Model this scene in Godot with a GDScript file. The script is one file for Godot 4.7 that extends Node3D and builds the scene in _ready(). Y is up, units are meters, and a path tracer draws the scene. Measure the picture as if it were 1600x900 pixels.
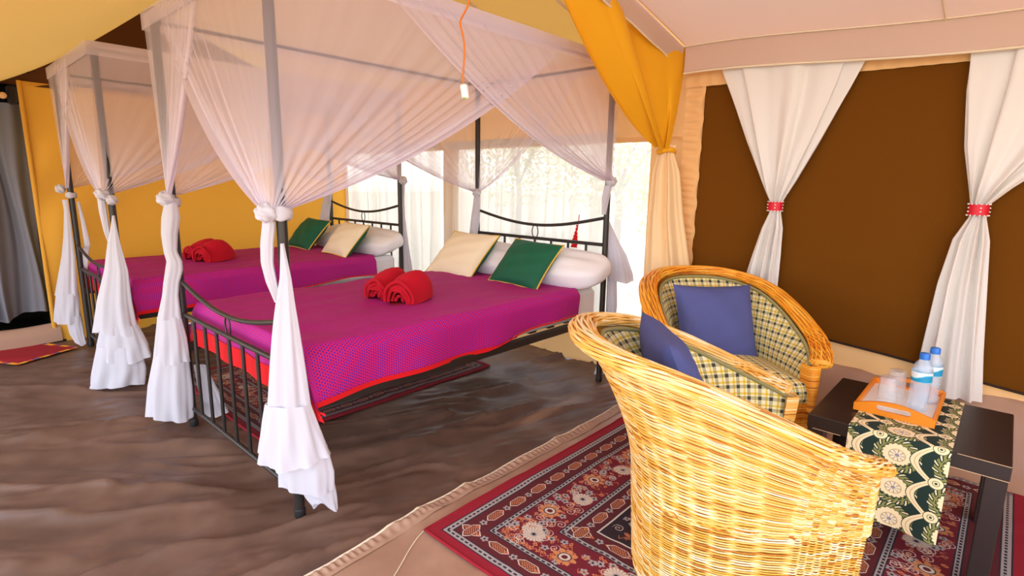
extends Node3D
# Safari tent: two canopied beds behind a drawn partition, two wicker tub chairs and a low table on a rug.

const FWD := Vector3(0.6727, 0, 0.73996)
const RGT := Vector3(0.73996, 0, -0.67265)
const BW := 1.1475
const BL := 2.047
const BED2 := Vector3(-2.044, 0, 0.057)

var used := {}
var M := {}

# ---------------------------------------------------------------- mesh builder
class MB:
	var v := PackedVector3Array()
	var n := PackedVector3Array()
	var uv := PackedVector2Array()
	var c := PackedColorArray()
	var idx := PackedInt32Array()
	var tint := Color.WHITE

	func grid(nu: int, nv: int, f: Callable, wrap := false, g = null, us := 1.0, vs := 1.0) -> MB:
		var b := v.size()
		for j in nv + 1:
			for i in nu + 1:
				var a := float(i) / nu
				var e := float(j) / nv
				var p = f.call(a, e)
				v.append(p)
				uv.append(Vector2(a * us, e * vs))
				if g != null:
					var q = g.call(a, e)
					if q is Color:
						c.append(q)
					else:
						uv[uv.size() - 1] = q
						c.append(tint)
				else:
					c.append(tint)
		var w := nu + 1
		for k in (nu + 1) * (nv + 1):
			n.append(Vector3.ZERO)
		for j in nv:
			for i in nu:
				var p0 := b + j * w + i
				quad(p0, p0 + 1, p0 + w + 1, p0 + w)
		if wrap:
			for j in nv + 1:
				var s := n[b + j * w] + n[b + j * w + nu]
				n[b + j * w] = s
				n[b + j * w + nu] = s
		for k in range(b, v.size()):
			n[k] = n[k].normalized() if n[k].length_squared() > 1e-20 else Vector3.UP
		return self

	func quad(a: int, b: int, d: int, e: int) -> void:
		for t in [[a, b, d], [a, d, e]]:
			var m := (v[t[2]] - v[t[0]]).cross(v[t[1]] - v[t[0]])
			for k in t:
				n[k] += m
				idx.append(k)

	func flat(pts: Array, out: Vector3) -> void:
		var m: Vector3 = (pts[2] - pts[0]).cross(pts[1] - pts[0])
		if m.dot(out) < 0:
			pts.reverse()
			m = (pts[2] - pts[0]).cross(pts[1] - pts[0])
		m = m.normalized()
		var b := v.size()
		for k in pts.size():
			v.append(pts[k])
			n.append(m)
			uv.append(Vector2(pts[k].x + pts[k].z, pts[k].y))
			c.append(tint)
		for k in range(1, pts.size() - 1):
			idx.append_array([b, b + k, b + k + 1])

	func box(at: Vector3, size: Vector3, bev := 0.004, basis := Basis()) -> MB:
		var h := size / 2
		bev = minf(bev, minf(h.x, minf(h.y, h.z)) * 0.6)
		var P := func(s: Vector3, ax: int) -> Vector3:
			var q := s * (h - Vector3.ONE * bev)
			q[ax] = s[ax] * h[ax]
			return at + basis * q
		for ax in 3:
			var o1 := (ax + 1) % 3
			var o2 := (ax + 2) % 3
			for s in [-1.0, 1.0]:
				var pts := []
				for q in [[-1, -1], [1, -1], [1, 1], [-1, 1]]:
					var k := Vector3.ZERO
					k[ax] = s; k[o1] = q[0]; k[o2] = q[1]
					pts.append(P.call(k, ax))
				var o := Vector3.ZERO
				o[ax] = s
				flat(pts, basis * o)
			for s1 in [-1.0, 1.0]:
				for s2 in [-1.0, 1.0]:
					var a := Vector3.ZERO
					a[o1] = s1; a[o2] = s2; a[ax] = -1
					var z := a
					z[ax] = 1
					var o := a
					o[ax] = 0
					flat([P.call(a, o1), P.call(z, o1), P.call(z, o2), P.call(a, o2)], basis * o)
		for sx in [-1.0, 1.0]:
			for sy in [-1.0, 1.0]:
				for sz in [-1.0, 1.0]:
					var k := Vector3(sx, sy, sz)
					flat([P.call(k, 0), P.call(k, 1), P.call(k, 2)], basis * k)
		return self

	func tube(pts: Array, r, sides := 8, closed := false, caps := true, squash := 1.0, up := Vector3.ZERO, cols := []) -> MB:
		var m := pts.size()
		var b := v.size()
		var nn := Vector3.ZERO
		var last := m if closed else m - 1
		for i in m + (1 if closed else 0):
			var k := i % m
			var t: Vector3 = (pts[(k + 1) % m] - pts[(k - 1 + m) % m]) if closed else (pts[mini(k + 1, m - 1)] - pts[maxi(k - 1, 0)])
			t = t.normalized()
			if up != Vector3.ZERO:
				nn = up
			elif nn == Vector3.ZERO:
				nn = Vector3.UP if absf(t.y) < 0.9 else Vector3.RIGHT
			nn = (nn - t * nn.dot(t)).normalized()
			var bb := t.cross(nn)
			var rr: float = r[k] if not (r is float) else r
			for s in sides + 1:
				var a := TAU * s / sides
				var d := nn * cos(a) * squash + bb * sin(a)
				v.append(pts[k] + d * rr)
				n.append((nn * cos(a) / squash + bb * sin(a)).normalized())
				uv.append(Vector2(float(s) / sides, float(i) * 0.1))
				c.append(cols[k] if cols.size() else tint)
		var w := sides + 1
		for i in last:
			for s in sides:
				var p := b + i * w + s
				var q := p + w
				var m1 := (v[q] - v[p]).cross(v[p + 1] - v[p])
				if m1.dot(n[p]) >= 0:
					idx.append_array([p, p + 1, q, p + 1, q + 1, q])
				else:
					idx.append_array([p, q, p + 1, p + 1, q, q + 1])
		if caps and not closed:
			for e in [0, last]:
				var ring := []
				for s in sides:
					ring.append(v[b + e * w + s])
				flat(ring, (pts[0] - pts[1]) if e == 0 else (pts[m - 1] - pts[m - 2]))
		return self

	func lathe(prof: Array, at: Vector3, sides := 24, ribs := 0, rib := 0.0) -> MB:
		return grid(sides, prof.size() - 1, func(a, e):
			var q: Vector2 = prof[roundi(e * (prof.size() - 1))]
			var rr: float = q.x * (1.0 + rib * cos(a * TAU * ribs)) if ribs else q.x
			return at + Vector3(rr * cos(-a * TAU), q.y, rr * sin(-a * TAU)), true)

	func mesh(mat: Material) -> ArrayMesh:
		var arr := []
		arr.resize(Mesh.ARRAY_MAX)
		arr[Mesh.ARRAY_VERTEX] = v
		arr[Mesh.ARRAY_NORMAL] = n
		arr[Mesh.ARRAY_TEX_UV] = uv
		arr[Mesh.ARRAY_COLOR] = c
		arr[Mesh.ARRAY_INDEX] = idx
		var m := ArrayMesh.new()
		m.add_surface_from_arrays(Mesh.PRIMITIVE_TRIANGLES, arr)
		m.surface_set_material(0, mat)
		return m

# ---------------------------------------------------------------- scene helpers
func numbered(called: String) -> String:
	var k: int = used.get(called, 0)
	used[called] = k + 1
	return called if k == 0 else "%s_%03d" % [called, k]

func tag(o: Node3D, label: String, category: String, group := "", kind := "") -> Node3D:
	if label: o.set_meta("label", label)
	if category: o.set_meta("category", category)
	if group: o.set_meta("group", group)
	if kind: o.set_meta("kind", kind)
	return o

func thing(called: String, label: String, category: String, at := Vector3.ZERO, turn := 0.0, group := "", kind := "") -> Node3D:
	var o := Node3D.new()
	o.name = numbered(called)
	add_child(o)
	o.position = at
	o.rotation.y = turn
	return tag(o, label, category, group, kind)

func obj(called: String, mb: MB, mat: Material, parent: Node = null, label := "") -> MeshInstance3D:
	var o := MeshInstance3D.new()
	o.mesh = mb.mesh(mat)
	o.name = called if parent else numbered(called)
	(parent if parent else self).add_child(o, true)
	if label: o.set_meta("label", label)
	return o

func dup(root: Node3D, at: Vector3, turn: float, label: String, base: String) -> Node3D:
	var r: Node3D = root.duplicate()
	r.name = numbered(base)
	add_child(r)
	r.position = at
	r.rotation.y = turn
	r.set_meta("label", label)
	return r

func mat(col: Color, rough := 0.85, back := 0.0, alpha := false, vcol := false, metal := 0.0) -> StandardMaterial3D:
	var m := StandardMaterial3D.new()
	m.albedo_color = col
	m.roughness = rough
	m.metallic = metal
	m.cull_mode = BaseMaterial3D.CULL_DISABLED
	if back > 0.0:
		m.backlight_enabled = true
		var l := col.srgb_to_linear()
		var k := back / maxf(l.r, maxf(l.g, l.b))
		m.backlight = Color(l.r * k, l.g * k, l.b * k).linear_to_srgb()
	if alpha:
		m.transparency = BaseMaterial3D.TRANSPARENCY_ALPHA
	if vcol:
		m.vertex_color_use_as_albedo = true
	return m

func rgb8(r: float, g: float, b: float) -> Color:
	return Color(r / 255.0, g / 255.0, b / 255.0)

func noise_tex(freq: float, sd: int, ramp_a: Color, ramp_b: Color, size := 256, oct := 4) -> NoiseTexture2D:
	var t := NoiseTexture2D.new()
	var f := FastNoiseLite.new()
	f.seed = sd
	f.frequency = freq
	f.fractal_octaves = oct
	t.noise = f
	t.seamless = true
	t.width = size
	t.height = size
	var g := Gradient.new()
	g.set_color(0, ramp_a)
	g.set_color(1, ramp_b)
	t.color_ramp = g
	return t

func weave_tex() -> ImageTexture:
	var im := Image.create(32, 32, false, Image.FORMAT_RGB8)
	for y in 32:
		for x in 32:
			var over := ((x / 4) + (y / 4)) % 2 == 0
			var h := absf(sin((x % 4 + 0.5) / 4.0 * PI)) if over else absf(sin((y % 4 + 0.5) / 4.0 * PI))
			h = 0.35 + 0.65 * h
			im.set_pixel(x, y, Color(h, h, h))
	return ImageTexture.create_from_image(im)

func cloth(m: StandardMaterial3D, scale: float, depth: float) -> StandardMaterial3D:
	m.heightmap_enabled = true
	m.heightmap_texture = M.weave
	m.heightmap_scale = depth
	m.uv1_triplanar = true
	m.uv1_world_triplanar = true
	m.uv1_scale = Vector3.ONE * scale
	return m

static func sm(a: float, b: float, x: float) -> float:
	return smoothstep(a, b, x)

# rows of (offset right, y, half width) in a plane facing the room, about a post
func hang_rows(P: Vector3, rows: Array, e: float) -> Array:
	var k := e * (rows.size() - 1)
	var i := mini(int(k), rows.size() - 2)
	var f := k - i
	var a: Vector3 = rows[i].lerp(rows[i + 1], f)
	return [P + RGT * a.x + Vector3(0, a.y, 0), a.z]

func hang(P: Vector3, rows: Array, front: float, folds: float, corr: float, seed_: float, depth := 0.5, ragged := 0.0, alpha := 0.93) -> MB:
	var mb := MB.new()
	var nv := maxi(14, rows.size() * 4)
	return mb.grid(64, nv, func(a, e):
		var r := hang_rows(P, rows, e)
		var w: float = r[1]
		var th: float = -a * TAU
		var k: float = corr * (0.35 + 0.65 * e)
		var cr: float = 1.0 + k * sin(folds * th + seed_ + 1.3 * sin(e * 3.0 + seed_)) + 0.4 * k * sin((folds * 2.0 + 1.0) * th + seed_ * 2.3)
		var q: Vector3 = r[0] + RGT * (w * cos(th) * (1.0 + (cr - 1.0) * 0.35)) + FWD * (front + maxf(w * depth, 0.008) * sin(th) * cr)
		q.y += ragged * e * e * sin(th * 2.0 + seed_)
		return q, true, func(a, e): return Color(1, 1, 1, alpha))

func knot(P: Vector3, dx: float, y: float, r: float, front: float, sd: float) -> MB:
	var mb := MB.new()
	var ce := P + RGT * dx + Vector3(0, y, 0) + FWD * front
	return mb.grid(28, 18, func(a, e):
		var th: float = -a * TAU
		var ph: float = e * PI
		var d := Vector3(sin(ph) * cos(th), cos(ph), sin(ph) * sin(th))
		var k := 1.0 + 0.10 * sin(5.0 * th + 3.0 * ph + sd) + 0.07 * sin(9.0 * ph + sd * 2.0 + 2.0 * th)
		return ce + (RGT * d.x * 1.05 + Vector3.UP * d.y * 0.95 + FWD * d.z) * r * k, true, func(a, e): return Color(1, 1, 1, 0.97))

# half of a side curtain of a bed net: hung from the rail between A and B, drawn together at K
func half_curtain(A: Vector3, B: Vector3, K: Vector3, sag: float, out: Vector3, folds: float, amp: float, sd: float, a0 := 0.42, pw := 1.0) -> MB:
	var mb := MB.new()
	var along := (B - A).normalized()
	var rng := FastNoiseLite.new()
	rng.seed = int(sd * 10)
	rng.frequency = 1.0
	var F := func(a, e):
		var s := pow(a, pw)
		var T := A.lerp(B, s)
		var k := K + along * s * 0.04 + out * 0.012 * s * sin(folds * TAU * s + sd)
		var p := T.lerp(k, e)
		p.y -= sag * s * s * 4.0 * e * (1.0 - e)
		var env := pow(sin(PI * minf(1.0, e * 0.93 + 0.05)), 0.8) * 1.0
		var g := pow(s, 2.2)
		p += out * amp * env * (0.03 * s + 1.1 * g) * (sin(folds * 1.3 * TAU * g + sd) + 0.5 * sin(folds * 3.1 * TAU * g + sd * 3.0))
		return p
	return mb.grid(72, 30, F, false, func(a, e):
		var st := 0.5 + 0.5 * rng.get_noise_2d(a * 17.0 + sd, e * 0.7) + 0.3 * rng.get_noise_2d(a * 47.0 + sd, 3.0 + e * 0.5)
		var k = (0.86 + 0.22 * st * (0.3 + a)) * (1.0 + 1.5 * pow(e, 5.0)) + 2.2 * sm(0.88, 0.98, a) * sm(0.05, 0.35, e) + 0.9 * st * sm(0.55, 1.0, a) * e
		return Color(1, 1, 1, clampf(1.0 - pow(1.0 - a0, k), 0.1, 0.97)))

func cushion(w: float, h: float, t: float, pinch := 0.06) -> MB:
	var mb := MB.new()
	for side in [1.0, -1.0]:
		mb.grid(28, 28, func(a, e):
			var x: float = (a * 2 - 1) * side
			var y: float = e * 2 - 1
			var px := x * (1.0 - pinch * (1.0 - pow(absf(y), 2.0)) * absf(x))
			var py := y * (1.0 - pinch * (1.0 - pow(absf(x), 2.0)) * absf(y))
			var d := pow(maxf(0.0, (1.0 - pow(absf(x), 2.6)) * (1.0 - pow(absf(y), 2.6))), 0.55)
			d *= 1.0 + 0.05 * sin(7 * x + 4 * y) + 0.04 * sin(11.0 * y - 5.0 * x)
			return Vector3(px * w / 2, py * h / 2, side * d * t / 2))
	return mb

func piping(w: float, h: float, r: float, pinch := 0.06) -> MB:
	var pts := []
	for k in 64:
		var q := k / 16.0
		var s := int(q)
		var f := (q - s) * 2 - 1
		var xy: Vector2 = [Vector2(f, -1), Vector2(1, f), Vector2(-f, 1), Vector2(-1, -f)][s]
		var px := xy.x * (1.0 - pinch * (1.0 - xy.y * xy.y) * absf(xy.x))
		var py := xy.y * (1.0 - pinch * (1.0 - xy.x * xy.x) * absf(xy.y))
		pts.append(Vector3(px * w / 2, py * h / 2, 0))
	return MB.new().tube(pts, r, 6, true)

func _ready() -> void:
	# ------------------------------------------------------------ camera, sky, sun, exposure
	var cam := Camera3D.new()
	cam.name = "camera"
	add_child(cam)
	cam.position = Vector3(1.8654, 1.2628, 0.8645)
	cam.basis = Basis.from_euler(Vector3(deg_to_rad(-10.8172), deg_to_rad(42.272), deg_to_rad(0.9241)))
	cam.fov = rad_to_deg(2.0 * atan(450.0 / 854.06))
	cam.near = 0.05
	cam.current = true
	var we := WorldEnvironment.new()
	we.name = "world_environment"
	var env := Environment.new()
	var sky := Sky.new()
	var ps := ProceduralSkyMaterial.new()
	ps.sky_top_color = Color(0.74, 0.82, 0.94)
	ps.sky_horizon_color = Color(0.97, 0.96, 0.94)
	ps.sky_curve = 0.25
	ps.ground_bottom_color = Color(0.75, 0.70, 0.62)
	ps.ground_horizon_color = Color(0.9, 0.88, 0.84)
	ps.sun_angle_max = 1.0
	sky.sky_material = ps
	env.background_mode = Environment.BG_SKY
	env.sky = sky
	env.background_energy_multiplier = 3.0
	env.tonemap_mode = Environment.TONE_MAPPER_LINEAR
	env.tonemap_exposure = 1.62
	env.sdfgi_enabled = true
	env.ssao_enabled = true
	env.ssil_enabled = true
	we.environment = env
	add_child(we)
	var sun := DirectionalLight3D.new()
	sun.name = "sun"
	sun.light_color = Color(1.0, 0.97, 0.92)
	sun.light_energy = 3.0
	sun.light_angular_distance = 1.5
	sun.shadow_enabled = true
	sun.rotation_degrees = Vector3(-74, 25, 0)
	add_child(sun)

	materials()
	setting()
	outside()
	beds()
	nets()
	bedding()
	hangings()
	rugs()
	chairs()
	table()
	small_things()

func materials() -> void:
	M.weave = weave_tex()
	M.roof = cloth(mat(rgb8(178, 140, 70), 0.9, 0.12), 60.0, 0.03)
	M.liner = cloth(mat(rgb8(204, 176, 160), 0.9, 0.09), 60.0, 0.03)
	M.hemcord = mat(rgb8(240, 226, 196), 0.9, 0.2)
	M.wall = cloth(mat(rgb8(224, 164, 54), 0.85, 0.16), 60.0, 0.03)
	M.walltan = cloth(mat(rgb8(238, 190, 128), 0.85, 0.14), 60.0, 0.03)
	M.gable = cloth(mat(rgb8(88, 48, 8), 0.9, 0.0), 60.0, 0.03)
	M.drape = cloth(mat(rgb8(240, 174, 14), 0.75, 0.14), 60.0, 0.03)
	M.drapelit = cloth(mat(rgb8(250, 216, 164), 0.8, 0.15), 60.0, 0.03)  # same canvas as the drape; bright light on the fall painted into the colour
	M.brown = cloth(mat(rgb8(108, 64, 16), 0.95, 0.0), 80.0, 0.06)
	M.brown.metallic_specular = 0.15
	M.mesh = mat(Color(0.96, 0.96, 0.93, 0.55), 0.95, 0.8, true)
	M.sheer = mat(Color(0.88, 0.87, 0.85, 1.0), 0.9, 0.6, true, true)
	M.net = mat(Color(0.95, 0.92, 0.96, 1.0), 0.95, 0.7, true, true)
	M.netsolid = mat(Color(0.87, 0.86, 0.89, 1.0), 0.9, 0.5, true, true)
	M.white = mat(rgb8(244, 240, 234), 0.9, 0.35)
	M.steel = mat(rgb8(52, 47, 44), 0.38, 0.0, false, false, 0.35)
	M.rubber = mat(rgb8(22, 22, 24), 0.5)
	M.linen = cloth(mat(rgb8(240, 238, 240), 0.9, 0.0), 120.0, 0.03)
	M.red = mat(rgb8(215, 8, 20), 0.95)
	M.green = cloth(mat(rgb8(0, 92, 62), 0.7), 120.0, 0.03)
	M.ivory = cloth(mat(rgb8(246, 232, 200), 0.9), 70.0, 0.1)
	M.gold = mat(rgb8(225, 185, 70), 0.7)
	M.blue = cloth(mat(rgb8(78, 84, 138), 0.85), 120.0, 0.04)
	M.black = mat(rgb8(42, 31, 29), 0.38)
	M.brass = mat(rgb8(230, 190, 110), 0.35, 0, false, false, 0.6)
	M.orange = mat(rgb8(240, 140, 24), 0.45)
	M.towel = mat(rgb8(188, 0, 32), 1.0)
	M.towel.heightmap_enabled = true
	M.towel.heightmap_texture = noise_tex(0.12, 5, Color.BLACK, Color.WHITE, 128, 3)
	M.towel.heightmap_scale = 0.12
	M.towel.uv1_triplanar = true
	M.towel.uv1_scale = Vector3.ONE * 9.0
	M.floor = mat(Color.WHITE, 0.56)
	M.floor.metallic_specular = 0.4
	M.floor.albedo_texture = noise_tex(0.012, 11, rgb8(90, 66, 54), rgb8(124, 95, 79), 512, 5)
	M.floor.uv1_triplanar = true
	M.floor.uv1_world_triplanar = true
	M.floor.uv1_scale = Vector3.ONE * 0.5
	M.floor.roughness_texture = noise_tex(0.03, 12, Color(0.5, 0.5, 0.5), Color(1, 1, 1), 256, 4)
	M.floorlit = M.floor.duplicate()  # same sheet as the bedroom; its stronger light painted as a lighter colour
	M.floorlit.albedo_color = Color(1.0, 0.97, 0.93)
	M.floorlit.albedo_texture = noise_tex(0.012, 14, rgb8(160, 126, 106), rgb8(186, 152, 130), 512, 5)
	M.sand = mat(Color.WHITE, 0.95)
	M.sand.albedo_texture = noise_tex(0.02, 21, rgb8(128, 116, 98), rgb8(152, 140, 122), 256, 5)
	M.sand.uv1_triplanar = true
	M.sand.uv1_world_triplanar = true
	M.sand.uv1_scale = Vector3.ONE * 0.3
	M.leaf = mat(rgb8(168, 180, 110), 0.8, 0.3, false, true)
	M.bark = mat(rgb8(110, 88, 66), 0.9)
	M.glass = mat(Color(0.94, 0.97, 1.0, 0.15), 0.03, 0, true)
	M.pet = mat(Color(0.84, 0.92, 1.0, 0.3), 0.04, 0, true)
	M.water = mat(Color(0.8, 0.9, 1.0, 0.1), 0.03, 0, true)
	M.cap = mat(rgb8(40, 120, 215), 0.35)
	M.cord = mat(rgb8(226, 122, 22), 0.5)
	M.plastic = mat(rgb8(246, 244, 238), 0.35)
	M.wicker = mat(Color.WHITE, 0.42, 0.0, false, true)
	M.wickerbody = mat(rgb8(206, 136, 36), 0.7)
	M.curtaingrey = mat(rgb8(116, 116, 124), 0.9, 0.0)
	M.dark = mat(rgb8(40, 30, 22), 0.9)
	M.wood = mat(rgb8(60, 36, 22), 0.5)
	M.cover = mat(Color.WHITE, 0.8)
	M.cover.albedo_texture = cover_tex()
	M.plaid = mat(Color.WHITE, 0.9)
	M.plaid.albedo_texture = plaid_tex()
	M.runner = mat(Color.WHITE, 0.85)
	M.runner.albedo_texture = runner_tex()
	M.rug = mat(Color.WHITE, 0.95)
	M.rug.albedo_texture = rug_tex(1056, 1344)
	M.rug.heightmap_enabled = true
	M.rug.heightmap_texture = noise_tex(0.2, 8, Color.BLACK, Color.WHITE, 256, 2)
	M.rug.heightmap_scale = 0.05
	M.rugedge = mat(rgb8(150, 14, 34), 0.95)

# ---------------------------------------------------------------- printed cloth patterns
func cover_tex() -> ImageTexture:
	var im := Image.create(56, 96, false, Image.FORMAT_RGB8)
	for y in 96:
		for x in 56:
			var d := 1e9
			for q in [Vector2(0, 0), Vector2(56, 0), Vector2(0, 96), Vector2(56, 96), Vector2(28, 48)]:
				d = minf(d, Vector2(x + 0.5, y + 0.5).distance_to(q))
			var k := sm(17.0, 20.0, d)
			im.set_pixel(x, y, rgb8(92, 12, 164).lerp(rgb8(208, 8, 86), k))
	return ImageTexture.create_from_image(im)

func plaid_tex() -> ImageTexture:
	var n := 96
	var im := Image.create(n, n, false, Image.FORMAT_RGB8)
	for y in n:
		for x in n:
			var dx := 0.0
			var dy := 0.0
			var yx := 0.0
			var yy := 0.0
			if x < 30: dx = 1.0
			elif x > 44 and x < 62: yx = 1.0
			if y < 30: dy = 1.0
			elif y > 44 and y < 62: yy = 1.0
			var c := rgb8(238, 226, 182)
			var w := 0.85 if (x + y) % 4 < 2 else 0.55
			c = c.lerp(rgb8(214, 176, 30), (yx + yy) * 0.6)
			c = c.lerp(rgb8(70, 66, 34), (dx + dy) * 0.34 * (0.7 + w * 0.4))
			if dx * dy > 0: c = c.lerp(rgb8(34, 36, 24), 0.75)
			im.set_pixel(x, y, c)
	return ImageTexture.create_from_image(im)

func runner_tex() -> ImageTexture:
	# one repeat: a scalloped cream band with a medallion on its crest, and a palmette in leaves, on dark green
	var W := 300
	var H := 240
	var im := Image.create(W, H, false, Image.FORMAT_RGB8)
	var g := rgb8(20, 46, 38)
	var cream := rgb8(246, 228, 182)
	var olive := rgb8(140, 142, 78)
	for y in H:
		for x in W:
			var u := float(x) / W
			var t := float(y) / H
			var c := g
			var d := Vector2(fposmod(u - 0.06 + 0.5, 1.0) - 0.5, (t - 0.52) * 0.8)
			var r := d.length()
			var an := atan2(d.x, d.y)
			# leaves round the palmette
			var lf := sin(an * 15.0 + r * 34.0)
			if r > 0.25 and r < 0.40 and lf > 0.35: c = olive
			if r > 0.29 and r < 0.315: c = olive
			if r > 0.33 and r < 0.42 and lf < -0.75: c = cream
			var pr := 0.205 + 0.028 * absf(sin(an * 9.0)) + 0.05 * absf(an) / PI
			if r < pr + 0.022: c = rgb8(96, 92, 48)
			if r < pr: c = cream
			if r < 0.15 and sin(an * 9.0) > 0.55 and r > 0.05: c = rgb8(170, 158, 160)
			if r < 0.15 and r > 0.13: c = rgb8(206, 176, 130)
			if r < 0.04: c = rgb8(150, 140, 150)
			# scalloped band
			var bx := 0.50 + 0.15 * (1.0 - 2.0 * absf(sin(t * PI)))
			var q := absf(u - bx)
			if q < 0.082: c = g
			if q < 0.068: c = cream
			if q < 0.012: c = rgb8(222, 190, 140)
			# medallion
			var m := Vector2(u - 0.74, (minf(t, 1.0 - t)) * 0.8 * 1.0).length()
			if m < 0.135: c = rgb8(96, 92, 48)
			if m < 0.122: c = cream
			if m < 0.066: c = olive
			if m < 0.05: c = cream
			if m < 0.026: c = g
			im.set_pixel(x, y, c)
	return ImageTexture.create_from_image(im)

func motif(n: int, f: Callable) -> Image:
	var im := Image.create(n, n, false, Image.FORMAT_RGBA8)
	for y in n:
		for x in n:
			var p := Vector2((x + 0.5) / n * 2 - 1, (y + 0.5) / n * 2 - 1)
			im.set_pixel(x, y, f.call(p))
	return im

func rug_tex(W: int, H: int) -> ImageTexture:
	var rng := RandomNumberGenerator.new()
	rng.seed = 77
	var im := Image.create(W, H, false, Image.FORMAT_RGBA8)
	var red := rgb8(150, 16, 38)
	var deep := rgb8(92, 24, 30)
	var cream := rgb8(214, 196, 176)
	var grey := rgb8(168, 158, 152)
	var navy := rgb8(34, 26, 42)
	var tan := rgb8(206, 134, 84)
	var none := Color(0, 0, 0, 0)
	var ro := motif(58, func(p: Vector2):
		var a := atan2(p.y, p.x)
		var r := p.length()
		if r > 0.86 + 0.1 * absf(sin(a * 9.0)): return none
		if r < 0.16: return navy
		if r < 0.3: return grey
		if absf(sin(a * 9.0)) < 0.22: return rgb8(120, 100, 96)
		return cream)
	var ro2 := motif(66, func(p: Vector2):
		var a := atan2(p.y, p.x)
		var r := p.length()
		if r > 0.55 + 0.4 * absf(cos(a * 4.0)): return none
		if r < 0.22: return deep
		if r < 0.42: return cream
		if r < 0.5: return navy
		return tan)
	var fl := motif(24, func(p: Vector2):
		var a := atan2(p.y, p.x)
		var r := p.length()
		if r > 0.5 + 0.4 * absf(cos(a * 2.5)): return none
		return navy if r < 0.25 else grey)
	var fl2 := motif(18, func(p: Vector2):
		var d := absf(p.x) * 1.6 + absf(p.y)
		if d > 0.9: return none
		return tan if d > 0.4 else red)
	var curl := motif(30, func(p: Vector2):
		var a := atan2(p.y, p.x)
		var r := p.length()
		var sp := absf(fposmod(r - a / TAU * 0.55, 0.55) - 0.27)
		if r > 0.95 or sp > 0.075: return none
		return cream)
	var curl2 := motif(26, func(p: Vector2):
		var q := absf(p.y - 0.5 * sin(p.x * 4.0))
		if q > 0.16 or absf(p.x) > 0.9: return none
		return rgb8(190, 112, 74))
	var loz := motif(64, func(p: Vector2):
		var d := maxf(absf(p.y) * 1.9, absf(p.x) * 0.75 + absf(p.y) * 0.9)
		if d > 0.78: return none
		if d > 0.66: return cream
		if d > 0.58: return deep
		return tan if (int((p.x + 2.0) * 9.0) + int((p.y + 2.0) * 9.0)) % 2 == 0 else deep)
	im.fill(red)
	# nested bands, given as (inset, colour)
	for b in [[28, navy], [31, grey], [48, navy], [51, deep], [110, navy], [113, grey], [124, navy], [127, rgb8(112, 18, 34)], [232, navy], [235, grey], [247, navy], [250, deep], [296, navy], [299, cream], [304, navy], [309, rgb8(44, 26, 34)]]:
		var k: int = b[0]
		im.fill_rect(Rect2i(k, k, W - 2 * k, H - 2 * k), b[1])
	# chains in the guard stripes
	for ins in [40, 118, 240]:
		for side in 4:
			var ln = (W if side % 2 == 0 else H) - 2 * ins
			var k := 0
			while k < ln:
				var q = ins + k
				var at: Vector2i = [Vector2i(q, ins - 3), Vector2i(W - ins - 3, q), Vector2i(q, H - ins - 3), Vector2i(ins - 3, q)][side]
				im.fill_rect(Rect2i(at, Vector2i(9, 5) if side % 2 == 0 else Vector2i(5, 9)), navy)
				k += 15
	var put := func(m: Image, x: float, y: float, turn: bool):
		var mm := m
		if turn:
			mm = m.duplicate()
			mm.rotate_90(CLOCKWISE)
		im.blend_rect(mm, Rect2i(0, 0, mm.get_width(), mm.get_height()), Vector2i(int(x) - mm.get_width() / 2, int(y) - mm.get_height() / 2))
	# narrow borders: lozenges with small flowers between
	for ins in [81, 273]:
		for side in 4:
			var ln: float = (W if side % 2 == 0 else H) - 2.0 * ins
			var cnt := int(ln / 88.0)
			for k in cnt + 1:
				for half in 2:
					if half == 1 and k == cnt: continue
					var q: float = ins + ln * (k + half * 0.5) / cnt
					var at: Vector2 = [Vector2(q, ins), Vector2(W - ins, q), Vector2(q, H - ins), Vector2(ins, q)][side]
					if half == 0: put.call(loz, at.x, at.y, side % 2 == 1)
					else:
						put.call(fl, at.x, at.y, false)
						for d in [-22, 22]:
							put.call(fl2, at.x + (d if side % 2 == 0 else 0), at.y + (d if side % 2 == 1 else 0), side % 2 == 0)
	# broad border: fill of curls and buds, then rosettes
	for side in 4:
		var ln: float = (W if side % 2 == 0 else H) - 254.0
		for k in int(ln / 2.9):
			var q := 127 + rng.randf() * ln
			var z := 136 + rng.randf() * 88
			var at: Vector2 = [Vector2(q, z), Vector2(W - z, q), Vector2(q, H - z), Vector2(z, q)][side]
			put.call([fl2, curl, curl2, fl2, fl][rng.randi() % 5], at.x, at.y, rng.randf() < 0.5)
		var cnt := int((ln - 110.0) / 104.0)
		for k in cnt + 1:
			var q: float = 182 + (ln - 110.0) * k / cnt
			var z: float = 180 + (16 if k % 2 == 0 else -14)
			var at: Vector2 = [Vector2(q, z), Vector2(W - z, q), Vector2(q, H - z), Vector2(z, q)][side]
			put.call(ro2 if k % 2 else ro, at.x, at.y, false)
	# field: branches, buds and a niche
	for k in 620:
		var at := Vector2(rng.randf_range(322, W - 322), rng.randf_range(322, H - 322))
		put.call([curl2, fl2, curl2, fl, curl][rng.randi() % 5], at.x, at.y, rng.randf() < 0.5)
	for k in 26:
		var at := Vector2(rng.randf_range(350, W - 350), rng.randf_range(350, H - 350))
		put.call(ro2 if k % 2 else ro, at.x, at.y, false)
	return ImageTexture.create_from_image(im)

# ---------------------------------------------------------------- the tent
func floor_y(x: float, z: float) -> float:
	return fold(x, z)

var fn1 := FastNoiseLite.new()
var fn2 := FastNoiseLite.new()

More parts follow.
